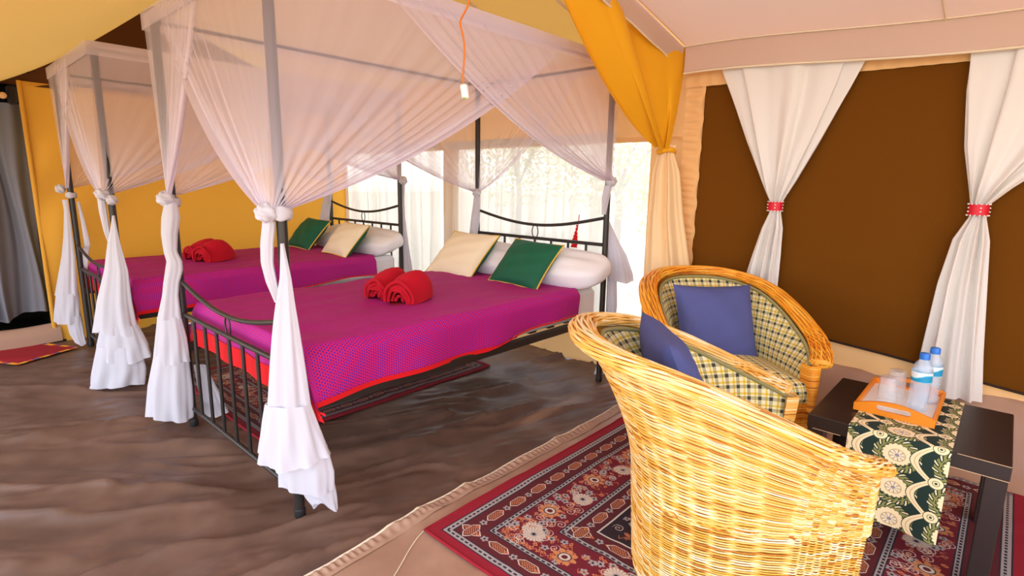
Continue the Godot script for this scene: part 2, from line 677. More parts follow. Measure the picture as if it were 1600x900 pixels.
func fold(x: float, z: float) -> float:
	var an := 0.36 + 0.34 * sm(0.2, -1.2, x)
	var ac := x * cos(an) + z * sin(an)
	var al := -x * sin(an) + z * cos(an)
	var a := 1.0 - sm(0.22, 0.42, x) * 0.75
	a *= 1.0 - 0.8 * sm(0.62, 0.40, Vector2(x + 3.28, z - 0.42).length())
	a *= 1.0 - 0.7 * sm(-2.25, -2.0, x) * sm(-0.5, -0.72, x) * sm(0.05, -0.15, z)
	var h := fn1.get_noise_2d(ac * 2.6, al * 0.85)
	var g := 1.0 - absf(fn2.get_noise_2d(ac * 3.0 + 5.0, al * 0.6 + 0.4 * h))
	var g2 := 1.0 - absf(fn2.get_noise_2d(ac * 8.5 + 2.0 * h, al * 2.6 + 9.0))
	return a * (0.026 * h + 0.024 * (pow(g, 6.0) - 0.35) + 0.011 * (pow(g2, 6.0) - 0.3) * (0.5 + h) + 0.004 * fn1.get_noise_2d(ac * 13.0, al * 5.0)) - 0.006

func roof_y(z: float) -> float:
	if z < -0.65:
		var e := (z + 2.35) / 1.7
		return 2.1 + 0.55 * e - 0.09 * sin(PI * e)
	var f := (z + 0.65) / 2.2
	return 1.62 + 1.03 * pow(maxf(1.0 - f, 0.0), 2.3) + 0.02 * sin(PI * f)

func liner_y(x: float, z: float) -> float:
	return 2.032 + 0.215 * (z + 2.24) - 0.05 * sm(0.35, 2.2, x) + 0.012 * sin(x * 3.0)

func strip(x0: float, x1: float, y0: float, y1: float, z: float, wob := 0.012, nu := 40, nv := 16, sd := 0.0) -> MB:
	return MB.new().grid(nu, nv, func(a, e):
		var x: float = lerp(x0, x1, a)
		var y: float = lerp(y0, y1, e)
		return Vector3(x, y, z + wob * sin(x * 3.1 + sd) * sin(y * 2.3 + sd * 1.7) + wob * 0.4 * sin(x * 9.0 + y * 5.0 + sd)))

func setting() -> void:
	fn1.seed = 3
	fn1.frequency = 1.0
	fn1.fractal_octaves = 2
	fn2.seed = 9
	fn2.frequency = 0.8
	fn2.fractal_octaves = 2
	# ground sheet
	var fl := thing("floor", "brown creased groundsheet spread over the whole tent floor", "floor", Vector3.ZERO, 0, "", "structure")
	for q in 2:
		obj("groundsheet", MB.new().grid([220, 70][q], 190, func(a, e):
			var x: float = lerp([-3.62, 0.335][q], [0.335, 3.4][q], a)
			var z: float = lerp(1.75, -2.4, e)
			var y := fold(x, z)
			if z < -2.0 and x > 0.3: y += 0.36 * pow(sm(-2.05, -2.36, z), 2.2)
			return Vector3(x, y, z)), [M.floor, M.floorlit][q], fl, ["brown groundsheet of the bedroom", "groundsheet of the sitting area, its stronger light painted in as a lighter colour"][q])
	# seam where the sitting room's sheet overlaps the bedroom's
	var tr := thing("trim", "pale puckered overlap seam running across the tent floor beside the rug", "floor seam", Vector3.ZERO, 0, "", "structure")
	tr.name = "trim_1"
	var sx := func(z: float) -> float: return 0.315 + 0.012 * sin(z * 3.0 + 0.5) + 0.03 * (z + 0.5) * 0.3
	M.seam = mat(rgb8(172, 136, 112), 0.5)
	obj("overlap_band", MB.new().grid(8, 640, func(a, e):
		var z: float = lerp(0.95, -2.2, e)
		var x: float = sx.call(z) + a * 0.05
		var pk := 0.0065 * sin(z * 205.0 + 3.0 * sin(z * 17.0)) * sin(PI * minf(1.0, a * 1.3))
		return Vector3(x, fold(x, z) + 0.010 * pow(1.0 - a, 0.6) + 0.003 + pk * (0.7 + 0.3 * sin(z * 5.0)), z)), M.seam, tr)
	var pts := []
	for k in 160:
		var z: float = lerp(0.95, -2.2, k / 159.0)
		pts.append(Vector3(sx.call(z), fold(sx.call(z), z) + 0.011, z))
	obj("piping", MB.new().tube(pts, 0.0045, 6), M.hemcord, tr)
	pts = []
	for k in 40:
		var e := k / 39.0
		var q := Vector2(0.60, 0.16).lerp(Vector2(0.43, -0.27), e)
		pts.append(Vector3(q.x + 0.02 * sin(e * 5.0), fold(q.x, q.y) + 0.003, q.y))
	obj("crease_thread", MB.new().tube(pts, 0.002, 5), M.hemcord, tr)
	# back wall
	var wb := thing("wall_back", "tan canvas back wall of the tent around the windows and brown panel", "wall", Vector3.ZERO, 0, "", "structure")
	obj("upper_canvas", strip(-3.55, 0.36, 1.54, 2.14, -2.36), M.walltan, wb)
	obj("pier", strip(-1.90, -1.70, 0.25, 1.56, -2.355, 0.004, 8), M.walltan, wb)
	obj("pier", strip(0.11, 0.36, 0.2, 1.56, -2.355, 0.004, 8), M.walltan, wb)
	obj("pier", strip(-3.56, -3.46, 0.2, 1.56, -2.355, 0.004, 8), M.walltan, wb)
	obj("lower_canvas", strip(-3.55, 0.36, -0.02, 0.30, -2.35, 0.02), M.walltan, wb)
	obj("upper_canvas", strip(0.33, 3.4, 1.8, 2.5, -2.38), M.walltan, wb)
	obj("pier", strip(0.32, 0.47, 0.2, 1.9, -2.345, 0.003, 8), M.walltan, wb)
	obj("lower_band", MB.new().grid(60, 8, func(a, e):
		var x: float = lerp(0.33, 3.4, a)
		return Vector3(x, lerp(0.2, 0.56, e) - 0.1 * sm(1.0, 2.6, x), -2.355 + 0.012 * sin(x * 14.0) * (1.0 - e) + 0.006 * sin(x * 31.0))), M.walltan, wb)
	obj("ruched_border", MB.new().grid(14, 240, func(a, e):
		var x: float = 0.335 + 0.115 * a + 0.006 * sin(e * 60.0) * a
		var y: float = lerp(0.3, 1.86, e)
		return Vector3(x, y, -2.316 + 0.007 * sin(e * 210.0 + 2.0 * sin(e * 31.0) + a) * sin(PI * clampf(a * 1.1, 0, 1)))), M.walltan, wb)
	obj("ruched_border", MB.new().grid(160, 6, func(a, e):
		return Vector3(lerp(0.33, 3.4, a), 1.83 + 0.09 * e - 0.04 * a, -2.310 + 0.005 * sin(a * 260.0))), M.walltan, wb)
	# windows with fly mesh, and the closed brown panel
	for k in 2:
		var x0: float = [-3.48, -1.74][k]
		var x1: float = [-1.86, 0.14][k]
		var w := thing("window_%d" % (k + 1), ["white fly-mesh window behind the far bed's headboard", "white fly-mesh window behind the near bed's headboard"][k], "window", Vector3.ZERO, 0, "", "structure")
		obj("mesh_pane", strip(x0, x1, 0.27, 1.56, -2.37, 0.006), M.mesh, w)
		for q in [[x0, x1, 1.535, 1.565], [x0, x1, 0.265, 0.30]]:
			obj("window_binding", strip(q[0], q[1], q[2], q[3], -2.345, 0.004, 40, 2), M.walltan, w)
	var w3 := thing("window_3", "dark brown mesh window panel behind the chairs and white tied curtains", "window", Vector3.ZERO, 0, "", "structure")
	obj("brown_panel", MB.new().grid(90, 44, func(a, e):
		var x: float = lerp(0.445, 3.4, a)
		var y: float = lerp(0.495 - 0.14 * sm(0.9, 2.6, x), 1.9, e)
		var b := 0.010 * sin(x * 2.4 + 0.7) * sin(y * 2.9) + 0.004 * sin(x * 8.0 + y * 3.0)
		b += 0.006 * exp(-pow((y - 0.87 - 0.02 * x) / 0.012, 2.0))
		return Vector3(x, y, -2.328 + b)), M.brown, w3)
	pts = []
	for k in 80:
		var x: float = lerp(0.45, 3.4, k / 79.0)
		pts.append(Vector3(x, 0.495 - 0.14 * sm(0.9, 2.6, x), -2.32 + 0.006 * sin(x * 11.0)))
	obj("panel_hem", MB.new().tube(pts, 0.006, 6), mat(rgb8(44, 26, 12), 0.9), w3)
	# left wall and gable
	var wl := thing("wall_left", "ochre canvas side wall beyond the far bed", "wall", Vector3.ZERO, 0, "", "structure")
	obj("wall_canvas", MB.new().grid(60, 40, func(a, e):
		var z: float = lerp(0.215, -2.37, a)
		var y: float = lerp(-0.02, 1.93, e)
		var b := 0.018 * sin(z * 2.2 + y) * sin(y * 1.9) + 0.016 * sin((z * 0.8 + y) * 9.0 + sin(y * 5.0)) * exp(-pow((z - 0.05) / 0.4, 2.0)) * sm(0.21, 0.1, z) + 0.006 * sin(z * 3.5 - y * 6.0)
		return Vector3(-3.52 + b, y, z)), M.wall, wl)
	obj("gable_canvas", MB.new().grid(50, 20, func(a, e):
		var z: float = lerp(1.55, -2.37, a)
		var y0 := 1.9
		return Vector3(-3.53 - 0.02 * sin(e * 3.0), lerp(y0, maxf(y0 + 0.01, roof_y(z) + 0.02), e), z)), M.gable, wl)
	obj("door_hem", MB.new().tube([Vector3(-3.52, 0.0, 0.215), Vector3(-3.51, 0.7, 0.215), Vector3(-3.51, 1.3, 0.215), Vector3(-3.52, 1.93, 0.215)], 0.016, 8), M.wall, wl)
	obj("wall_canvas", MB.new().grid(10, 10, func(a, e): return Vector3(-3.52, lerp(-0.02, 1.93, e), lerp(1.6, 1.1, a))), M.wall, wl)
	# washroom alcove behind the grey curtain
	var dr := thing("door_1", "dark washroom opening with a raised threshold behind the grey curtain", "doorway", Vector3.ZERO, 0, "", "structure")
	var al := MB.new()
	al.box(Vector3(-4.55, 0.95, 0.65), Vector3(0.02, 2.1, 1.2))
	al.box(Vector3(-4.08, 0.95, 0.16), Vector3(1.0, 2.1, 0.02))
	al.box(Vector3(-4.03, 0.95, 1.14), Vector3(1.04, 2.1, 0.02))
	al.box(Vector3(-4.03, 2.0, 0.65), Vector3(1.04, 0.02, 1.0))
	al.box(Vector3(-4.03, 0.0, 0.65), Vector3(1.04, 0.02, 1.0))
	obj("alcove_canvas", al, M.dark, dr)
	obj("threshold", MB.new().grid(40, 10, func(a, e):
		var th: float = e * PI
		var z: float = lerp(0.18, 1.12, a)
		return Vector3(-3.56 + 0.075 * cos(th), 0.135 * pow(maxf(sin(th), 0.0), 0.7) + 0.006 * sin(z * 11.0), z)), M.seam, dr)
	# roof of the bedroom
	var ce := thing("ceiling", "khaki canvas roof sloping over the beds", "ceiling", Vector3.ZERO, 0, "", "structure")
	obj("roof_canvas", MB.new().grid(50, 80, func(a, e):
		var x: float = lerp(-3.56, 0.36, a)
		var z: float = lerp(-2.4, 1.6, e)
		return Vector3(x, roof_y(z) - 0.03 * sin(a * PI) * sin(e * PI), z)), M.roof, ce)
	obj("roof_seam", MB.new().grid(3, 40, func(a, e):
		var z: float = lerp(-2.3, -0.65, e)
		var x: float = -0.62 + 0.025 * a
		return Vector3(x, roof_y(z) - 0.034 * sin((x + 3.56) / 3.92 * PI) * sin((z + 2.4) / 4.0 * PI) - 0.006, z)), M.hemcord, ce)
	obj("roof_seam", MB.new().grid(3, 40, func(a, e):
		var z: float = lerp(-2.3, -0.65, e)
		var x: float = -0.12 + 0.025 * a
		return Vector3(x, roof_y(z) - 0.034 * sin((x + 3.56) / 3.92 * PI) * sin((z + 2.4) / 4.0 * PI) - 0.006, z)), M.hemcord, ce)
	obj("partition_gusset", MB.new().grid(4, 60, func(a, e):
		var z: float = lerp(-2.4, 1.62, e)
		return Vector3(0.365, lerp(roof_y(z) - 0.02, maxf(liner_y(0.36, z), roof_y(z)) + 0.02, a), z)), M.roof, ce)
	# white liner over the sitting room with its hanging edge
	var c2 := thing("ceiling_001", "pale lining stretched over the sitting area with a hanging valance", "ceiling", Vector3.ZERO, 0, "", "structure")
	c2.name = "ceiling_1"
	obj("lining", MB.new().grid(60, 60, func(a, e):
		var x: float = lerp(0.35, 3.45, a)
		var z: float = lerp(-2.24, 1.6, e)
		return Vector3(x, liner_y(x, z) - 0.03 * sin(a * PI) * sin(e * PI), z)), M.liner, c2)
	obj("valance", MB.new().grid(80, 8, func(a, e):
		var x: float = lerp(0.35, 3.45, a)
		return Vector3(x, liner_y(x, -2.24) - 0.145 * e + 0.004 * e * sin(x * 16.0), -2.24 + 0.008 * e * sin(x * 9.0))), M.liner, c2)
	obj("valance", MB.new().grid(8, 80, func(a, e):
		var z: float = lerp(-2.24, 1.6, e)
		return Vector3(0.345 - 0.03 * a + 0.006 * a * sin(z * 9.0), liner_y(0.35, z) - (0.10 + 0.03 * sm(-2.0, -2.24, z)) * a + 0.006 * a * sin(z * 14.0), z)), M.liner, c2)
	obj("lining_return", MB.new().grid(20, 3, func(a, e):
		var x: float = lerp(0.33, 3.45, a)
		return Vector3(x, liner_y(x, -2.24) + 0.004, lerp(-2.235, -2.42, e))), M.liner, c2)
	for q in [0.0, 0.145]:
		pts = []
		for k in 60:
			var x: float = lerp(0.35, 3.45, k / 59.0)
			pts.append(Vector3(x, liner_y(x, -2.24) - q, -2.232))
		obj("hem", MB.new().tube(pts, 0.0055 if q > 0 else 0.004, 6), M.hemcord, c2)
	pts = []
	for k in 60:
		var z: float = lerp(-2.24, 1.6, k / 59.0)
		pts.append(Vector3(0.315 + 0.006 * sin(z * 9.0), liner_y(0.35, z) - 0.10 - 0.03 * sm(-2.0, -2.24, z) + 0.006 * sin(z * 14.0), z))
	obj("hem", MB.new().tube(pts, 0.0055, 6), M.hemcord, c2)
	pts = []
	for k in 30:
		var z: float = lerp(-2.24, 1.4, k / 29.0)
		pts.append(Vector3(1.53, liner_y(1.53, z) - 0.03 * sin((1.53 - 0.35) / 3.1 * PI) * sin((z + 2.28) / 3.88 * PI) - 0.004, z))
	obj("lining_seam", MB.new().tube(pts, 0.004, 6), M.hemcord, c2)
	# right-hand wall, out of view
	var wr := thing("wall_right", "tan canvas wall at the sitting-room end of the tent", "wall", Vector3.ZERO, 0, "", "structure")
	for q in [[-2.38, -1.2, 0.0, 2.85], [-1.2, 1.6, 0.0, 0.35], [-1.2, 1.6, 2.05, 2.85]]:
		obj("wall_canvas", MB.new().grid(10, 10, func(a, e): return Vector3(3.42, lerp(q[2] - 0.02, q[3], e), lerp(q[0], q[1], a))), M.walltan, wr)

func outside() -> void:
	var gr := MB.new().grid(40, 40, func(a, e): return Vector3(lerp(-60.0, 60.0, a), -0.06, lerp(60.0, -60.0, e)))
	tag(obj("ground", gr, M.sand), "pale sandy ground outside the tent beyond the windows", "ground", "", "structure")
	var rng := RandomNumberGenerator.new()
	rng.seed = 5
	var spots := [
		[Vector3(-0.55, 0, -5.2), 1.9, 1.0, "pale green bush outside, seen through the bare mesh beside the yellow drape"],
		[Vector3(-3.6, 0, -8.0), 2.9, 1.5, "tree outside behind the near bed's sheer window curtain"],
		[Vector3(-7.4, 0, -9.5), 3.2, 1.7, "tree outside behind the far bed's sheer window curtain"]]
	for s in spots:
		var at: Vector3 = s[0]
		var t := thing("tree", s[3], "tree", at + Vector3(0, -0.06, 0))
		var tk := MB.new()
		tk.tube([Vector3.ZERO, Vector3(0.05, s[1] * 0.3, 0), Vector3(0.0, s[1] * 0.6, 0.05), Vector3(0.1, s[1] * 0.8, 0)], [0.09, 0.07, 0.05, 0.02], 7)
		for k in 5:
			var d = Vector3(rng.randf_range(-1, 1), rng.randf_range(0.3, 1), rng.randf_range(-1, 1)).normalized() * s[2] * 0.7
			tk.tube([Vector3(0, s[1] * 0.4, 0), Vector3(0, s[1] * 0.5, 0) + d * 0.6, Vector3(0, s[1] * 0.55, 0) + d], [0.04, 0.025, 0.01], 5)
		obj("trunk", tk, M.bark, t)
		var lf := MB.new()
		for k in 2600:
			var d := Vector3(rng.randfn(), rng.randfn(), rng.randfn()).normalized() * pow(rng.randf(), 0.4)
			var p := Vector3(d.x * s[2], s[1] * 0.62 + d.y * s[2] * 0.75, d.z * s[2])
			var u := Vector3(rng.randfn(), rng.randfn(), rng.randfn()).normalized() * 0.055
			var w := u.cross(Vector3(rng.randfn(), rng.randfn(), rng.randfn())).normalized() * 0.028
			var g := rng.randf_range(0.7, 1.2)
			lf.tint = Color(g, g, g * 0.9)
			lf.flat([p - u, p - w, p + u, p + w], Vector3.UP)
		obj("foliage", lf, M.leaf, t).set_meta("kind", "stuff")

# ---------------------------------------------------------------- beds
func beds() -> void:
	var b := thing("bed", "black steel four-poster bed frame nearer the camera", "bed")
	var arc := func(y: float, z: float, dip: float) -> Array:
		var p := []
		for k in 25:
			var e := k / 24.0
			p.append(Vector3(-BW * e, y - dip * sin(PI * e), z))
		return p
	for q in [Vector2(0, 0), Vector2(-BW, 0), Vector2(0, -BL), Vector2(-BW, -BL)]:
		var po := obj("post", MB.new().tube([Vector3(q.x, 0.012, q.y), Vector3(q.x, 1.972, q.y)], 0.0185, 16), M.steel, b)
		obj("foot_cap", MB.new().lathe([Vector2(0, 0), Vector2(0.019, 0), Vector2(0.0215, 0.004), Vector2(0.0215, 0.03), Vector2(0.0195, 0.034)], Vector3(q.x, -0.003, q.y), 18), M.rubber, po)
	for h in [[0.0, 0.768, 0.594, 0.096, 0.084], [-BL, 1.065, 0.894, 0.42, 0.079]]:
		var z: float = h[0]
		obj("arched_rail", MB.new().tube(arc.call(h[1], z, h[4]), 0.0105, 10), M.steel, b)
		obj("cross_rail", MB.new().tube([Vector3(-BW, h[2], z), Vector3(0, h[2], z)], 0.0115, 10), M.steel, b)
		obj("cross_rail", MB.new().tube([Vector3(-BW, h[3], z), Vector3(0, h[3], z)], 0.0115, 10), M.steel, b)
		for k in 7:
			var x := -BW * (k + 1) / 8.0
			obj("bar", MB.new().tube([Vector3(x, h[3], z), Vector3(x, h[2], z)], 0.0085, 8), M.steel, b)
		var ring := []
		for k in 28:
			var a := TAU * k / 28
			ring.append(Vector3(-BW / 2 + 0.026 * cos(a), (h[1] - h[4] + h[2]) / 2 + ((h[1] - h[4]) - h[2]) / 2 * sin(a), z))
		obj("ring", MB.new().tube(ring, 0.004, 6, true), M.steel, b)
	for x in [-0.004, -BW + 0.004]:
		obj("side_rail", MB.new().box(Vector3(x, 0.425, -BL / 2), Vector3(0.03, 0.045, BL), 0.005), M.steel, b)
	for k in 12:
		obj("slat", MB.new().box(Vector3(-BW / 2, 0.438, -0.12 - k * 0.165), Vector3(BW - 0.12, 0.016, 0.06), 0.003), M.wood, b)
	for e in [[Vector3(0, 1.96, 0), Vector3(-BW, 1.96, 0)], [Vector3(-BW, 1.96, 0), Vector3(-BW, 1.96, -BL)], [Vector3(-BW, 1.96, -BL), Vector3(0, 1.96, -BL)], [Vector3(0, 1.96, -BL), Vector3(0, 1.96, 0)]]:
		obj("canopy_rail", MB.new().tube(e, 0.009, 8), M.steel, b)
	dup(b, BED2, 0, "black steel four-poster bed frame farther left by the ochre wall", "bed")

func net_for(o: Vector3, near: bool) -> void:
	var nt := thing("mosquito_net", "white mosquito net draped over the near bed, knotted to its posts" if near else "white mosquito net draped over the far bed on the left", "mosquito net")
	var T := 1.985
	var A := o + Vector3(0.006, T, 0.026)          # front right
	var B := o + Vector3(-BW - 0.006, T, 0.026)        # front left
	var C := o + Vector3(0.006, T, -BL - 0.026)    # back right
	var D := o + Vector3(-BW - 0.006, T, -BL - 0.026)
	obj("top_panel", MB.new().grid(24, 40, func(a, e):
		return Vector3(lerp(B.x - 0.034, A.x + 0.034, a), T + 0.012 - 0.035 * sin(PI * a) * sin(PI * e), lerp(A.z, C.z, e)), false, func(a, e): return Color(1, 1, 1, 0.6)), M.net, nt)
	var edge := [A + Vector3(0.034, 0, 0.016), B + Vector3(-0.034, 0, 0.016), D + Vector3(-0.034, 0, -0.016), C + Vector3(0.034, 0, -0.016)]
	obj("valance", MB.new().grid(96, 4, func(a, e):
		var k: float = a * 4.0
		var i := int(k) % 4
		var p: Vector3 = edge[i].lerp(edge[(i + 1) % 4], k - int(k))
		return p + Vector3(0, 0.012 - 0.075 * e, 0.0), false, func(a, e): return Color(1, 1, 1, 0.6)), M.net, nt)
	var X := Vector3(1, 0, 0)
	var Z := Vector3(0, 0, 1)
	var kn := {}
	if near:
		kn = {"FR": Vector3(0.0, 1.157, 0.045), "FL": Vector3(-BW - 0.005, 1.18, 0.02), "BR": Vector3(0.01, 1.29, -BL + 0.01), "BL": Vector3(-BW, 1.2, -BL + 0.01)}
	else:
		kn = {"FR": Vector3(-0.005, 1.165, 0.045), "FL": Vector3(-BW - 0.02, 1.18, 0.02), "BR": Vector3(0.02, 1.28, -BL + 0.02), "BL": Vector3(-BW, 1.255, -BL + 0.01)}
	for k in kn: kn[k] += o
	# foot side
	obj("side_curtain", half_curtain(A + Vector3(0.018, 0, 0), A.lerp(B, 0.86), kn.FR + Vector3(0.02, 0, 0), 0.10, Z, 7, 0.012, 1.1), M.net, nt)
	obj("side_curtain", half_curtain(B + Vector3(0, 0, 0.016), B.lerp(A, 0.60) + Vector3(0, 0, 0.016), kn.FL, 0.06, Z, 6, 0.012, 2.4), M.net, nt)
	# right side
	obj("side_curtain", half_curtain(A + Vector3(0.018, 0, 0), A.lerp(C, 0.76) + Vector3(0.018, 0, 0), kn.FR + Vector3(0.02, 0, 0), 0.09, X, 9, 0.014, 3.2), M.net, nt)
	obj("side_curtain", half_curtain(C + Vector3(0.030, 0, 0), C.lerp(A, 0.80) + Vector3(0.030, 0, 0), kn.BR + Vector3(0.032, 0, 0.0), 0.12, X, 9, 0.014, 4.7), M.net, nt)
	# head side
	obj("side_curtain", half_curtain(C + Vector3(0, 0, -0.004), C.lerp(D, 0.8) + Vector3(0, 0, -0.004), kn.BR, 0.10, -Z, 6, 0.012, 5.1, 0.28), M.net, nt)
	obj("side_curtain", half_curtain(D + Vector3(0, 0, -0.014), D.lerp(C, 0.8) + Vector3(0, 0, -0.014), kn.BL, 0.10, -Z, 6, 0.012, 6.6, 0.28), M.net, nt)
	# left side
	obj("side_curtain", half_curtain(B + Vector3(-0.018, 0, 0), B.lerp(D, 0.8) + Vector3(-0.018, 0, 0), kn.FL, 0.10, -X, 9, 0.014, 7.2, 0.36), M.net, nt)
	obj("side_curtain", half_curtain(D + Vector3(-0.030, 0, 0), D.lerp(B, 0.8) + Vector3(-0.030, 0, 0), kn.BL, 0.10, -X, 9, 0.014, 8.3, 0.36), M.net, nt)
	var FR := o
	var FL := o + Vector3(-BW, 0, 0)
	var BR := o + Vector3(0, 0, -BL)
	var BK := o + Vector3(-BW, 0, -BL)
	var V := func(q: Array) -> Array:
		var r := []
		for k in range(0, q.size(), 3): r.append(Vector3(q[k], q[k + 1], q[k + 2]))
		return r
	var H := func(P: Vector3, rows: Array, front := 0.03, folds := 5.0, corr := 0.16, sd := 1.0, depth := 0.5, ragged := 0.0, called := "tail", parent: Node = null) -> MeshInstance3D:
		return obj(called, hang(P, V.call(rows), front, folds, corr, sd, depth, ragged), M.netsolid, parent if parent else nt)
	var K := func(P: Vector3, dx: float, y: float, r: float, front: float, sd: float):
		obj("knot", knot(P, dx, y, r, front, sd), M.netsolid, nt)
	var band := func(P: Vector3, y: float, r: float, w: float):
		obj("knot", MB.new().grid(28, 12, func(a, e):
			var th: float = -a * TAU
			var ph: float = e * TAU
			return P + Vector3((r + w * 0.45 * cos(ph)) * cos(th), y + w * sin(ph) * (1.0 + 0.15 * sin(3.0 * th)), (r + w * 0.45 * cos(ph)) * sin(th)), true, func(a, e): return Color(1, 1, 1, 0.97)), M.netsolid, nt)
	if near:
		K.call(FR, -0.036, 1.154, 0.034, 0.034, 1.0)
		band.call(FR, 1.15, 0.028, 0.024)
		H.call(FR, [-0.037, 1.14, 0.016, -0.037, 1.112, 0.021, -0.047, 1.046, 0.022, -0.051, 0.978, 0.021, -0.04, 0.91, 0.019, -0.022, 0.84, 0.012], 0.02, 4.0, 0.2, 2.0, 0.7)
		var t = H.call(FR, [0.016, 1.05, 0.006, 0.02, 0.934, 0.019, 0.014, 0.842, 0.032, 0.011, 0.771, 0.042, 0.007, 0.628, 0.059, 0.003, 0.463, 0.078], 0.045, 6.0, 0.2, 0.4, 0.5)
		H.call(FR, [0.003, 0.476, 0.079, 0.006, 0.38, 0.101, 0.015, 0.263, 0.13], 0.052, 8.0, 0.18, 1.2, 0.5, 0.018, "ruffle", t)
		H.call(FR, [0.043, 0.312, 0.090, 0.053, 0.214, 0.099, 0.052, 0.143, 0.097], 0.048, 6.0, 0.16, 2.9, 0.42, 0.012, "ruffle", t)
		H.call(FR, [0.079, 0.195, 0.064, 0.096, 0.109, 0.058, 0.112, 0.066, 0.048], 0.036, 4.0, 0.2, 4.0, 0.4, 0.02, "ruffle", t)
		K.call(FL, -0.012, 1.166, 0.036, 0.028, 2.0)
		band.call(FL, 1.15, 0.027, 0.022)
		t = H.call(FL, [0.01, 1.142, 0.03, 0.003, 1.074, 0.042, -0.012, 0.997, 0.037, -0.016, 0.912, 0.030, -0.001, 0.864, 0.035, -0.006, 0.823, 0.04, -0.025, 0.758, 0.037, -0.037, 0.693, 0.038, -0.046, 0.628, 0.048, -0.053, 0.578, 0.056], 0.028, 4.0, 0.22, 2.2, 0.62)
		H.call(FL, [-0.052, 0.588, 0.057, -0.055, 0.478, 0.075, -0.061, 0.349, 0.088], 0.03, 7.0, 0.16, 0.7, 0.5, 0.01, "ruffle", t)
		H.call(FL, [-0.065, 0.39, 0.082, -0.087, 0.222, 0.106, -0.104, 0.053, 0.114], 0.026, 6.0, 0.18, 3.3, 0.5, 0.012, "ruffle", t)
		H.call(FL, [0.012, 0.30, 0.03, 0.045, 0.16, 0.05, 0.075, 0.03, 0.07], -0.075, 6.0, 0.18, 1.3, 0.45, 0.01, "ruffle", t)
		K.call(BR, 0.014, 1.285, 0.032, 0.02, 3.0)
		H.call(BR, [-0.002, 1.26, 0.024, -0.014, 1.182, 0.022, -0.02, 1.084, 0.012], 0.02, 4.0, 0.2, 1.5, 0.6)
		t = H.call(BR, [0.012, 1.06, 0.006, 0.055, 0.907, 0.040, 0.083, 0.827, 0.058, 0.108, 0.705, 0.078, 0.112, 0.66, 0.08], -0.045, 5.0, 0.25, 2.6, 0.42, 0.01)
		H.call(BR, [0.06, 0.72, 0.03, 0.068, 0.497, 0.035, 0.062, 0.328, 0.033, 0.037, 0.155, 0.028, 0.009, 0.032, 0.034], -0.05, 5.0, 0.2, 1.1, 0.45, 0.0, "tail")
		K.call(BK, -0.006, 1.191, 0.03, 0.02, 4.0)
		H.call(BK, [-0.001, 1.168, 0.024, -0.006, 1.077, 0.029, -0.015, 0.98, 0.034, -0.029, 0.858, 0.03, -0.031, 0.69, 0.034], 0.025, 5.0, 0.2, 4.4, 0.5)
	else:
		K.call(FR, -0.03, 1.165, 0.034, 0.03, 5.0)
		K.call(FR, 0.024, 1.133, 0.028, 0.03, 6.0)
		H.call(FR, [-0.044, 1.14, 0.02, -0.043, 1.066, 0.021, -0.035, 0.953, 0.017, -0.02, 0.86, 0.010], 0.02, 4.0, 0.2, 2.0, 0.7)
		var t = H.call(FR, [0.034, 1.044, 0.006, 0.026, 0.954, 0.021, 0.017, 0.878, 0.036, 0.012, 0.724, 0.065, -0.02, 0.54, 0.095, -0.03, 0.408, 0.115, -0.03, 0.339, 0.13], 0.045, 6.0, 0.2, 3.4, 0.42, 0.012)
		H.call(FR, [-0.015, 0.39, 0.11, -0.005, 0.267, 0.145, 0.0, 0.18, 0.156], 0.04, 7.0, 0.18, 1.9, 0.4, 0.02, "ruffle", t)
		H.call(FR, [-0.027, 0.26, 0.13, -0.04, 0.12, 0.155, -0.066, 0.012, 0.165], 0.045, 6.0, 0.18, 0.3, 0.4, 0.012, "ruffle", t)
		K.call(FL, -0.056, 1.174, 0.03, 0.02, 7.0)
		band.call(FL, 1.13, 0.026, 0.02)
		t = H.call(FL, [-0.025, 1.097, 0.019, -0.024, 1.014, 0.018, -0.04, 0.828, 0.031, -0.055, 0.686, 0.045, -0.104, 0.396, 0.079], 0.03, 5.0, 0.2, 0.8)
		H.call(FL, [-0.102, 0.411, 0.079, -0.115, 0.298, 0.087, -0.127, 0.189, 0.094], 0.03, 7.0, 0.16, 1.7, 0.5, 0.008, "ruffle", t)
		H.call(FL, [-0.081, 0.24, 0.056, -0.071, 0.1, 0.051, -0.051, 0.02, 0.036], 0.03, 5.0, 0.2, 2.7, 0.5, 0.01, "ruffle", t)
		H.call(FL, [0.029, 1.084, 0.009, 0.044, 0.946, 0.014, 0.056, 0.773, 0.021, 0.029, 0.697, 0.024, 0.016, 0.592, 0.019, 0.004, 0.53, 0.010], -0.02, 4.0, 0.2, 2.5, 0.6)
		K.call(BR, 0.034, 1.274, 0.034, 0.02, 8.0)
		H.call(BR, [0.02, 1.241, 0.02, 0.009, 1.123, 0.022, 0.008, 0.959, 0.025, 0.017, 0.738, 0.039, 0.027, 0.513, 0.059, 0.03, 0.398, 0.065], -0.03, 5.0, 0.2, 1.0, 0.45)
		K.call(BK, 0.013, 1.258, 0.03, 0.02, 9.0)
		H.call(BK, [0.005, 1.233, 0.03, -0.019, 1.12, 0.038, -0.052, 0.961, 0.045, -0.081, 0.769, 0.045], 0.02, 5.0, 0.2, 1.3, 0.4)

func nets() -> void:
	net_for(Vector3.ZERO, true)
	net_for(BED2, false)

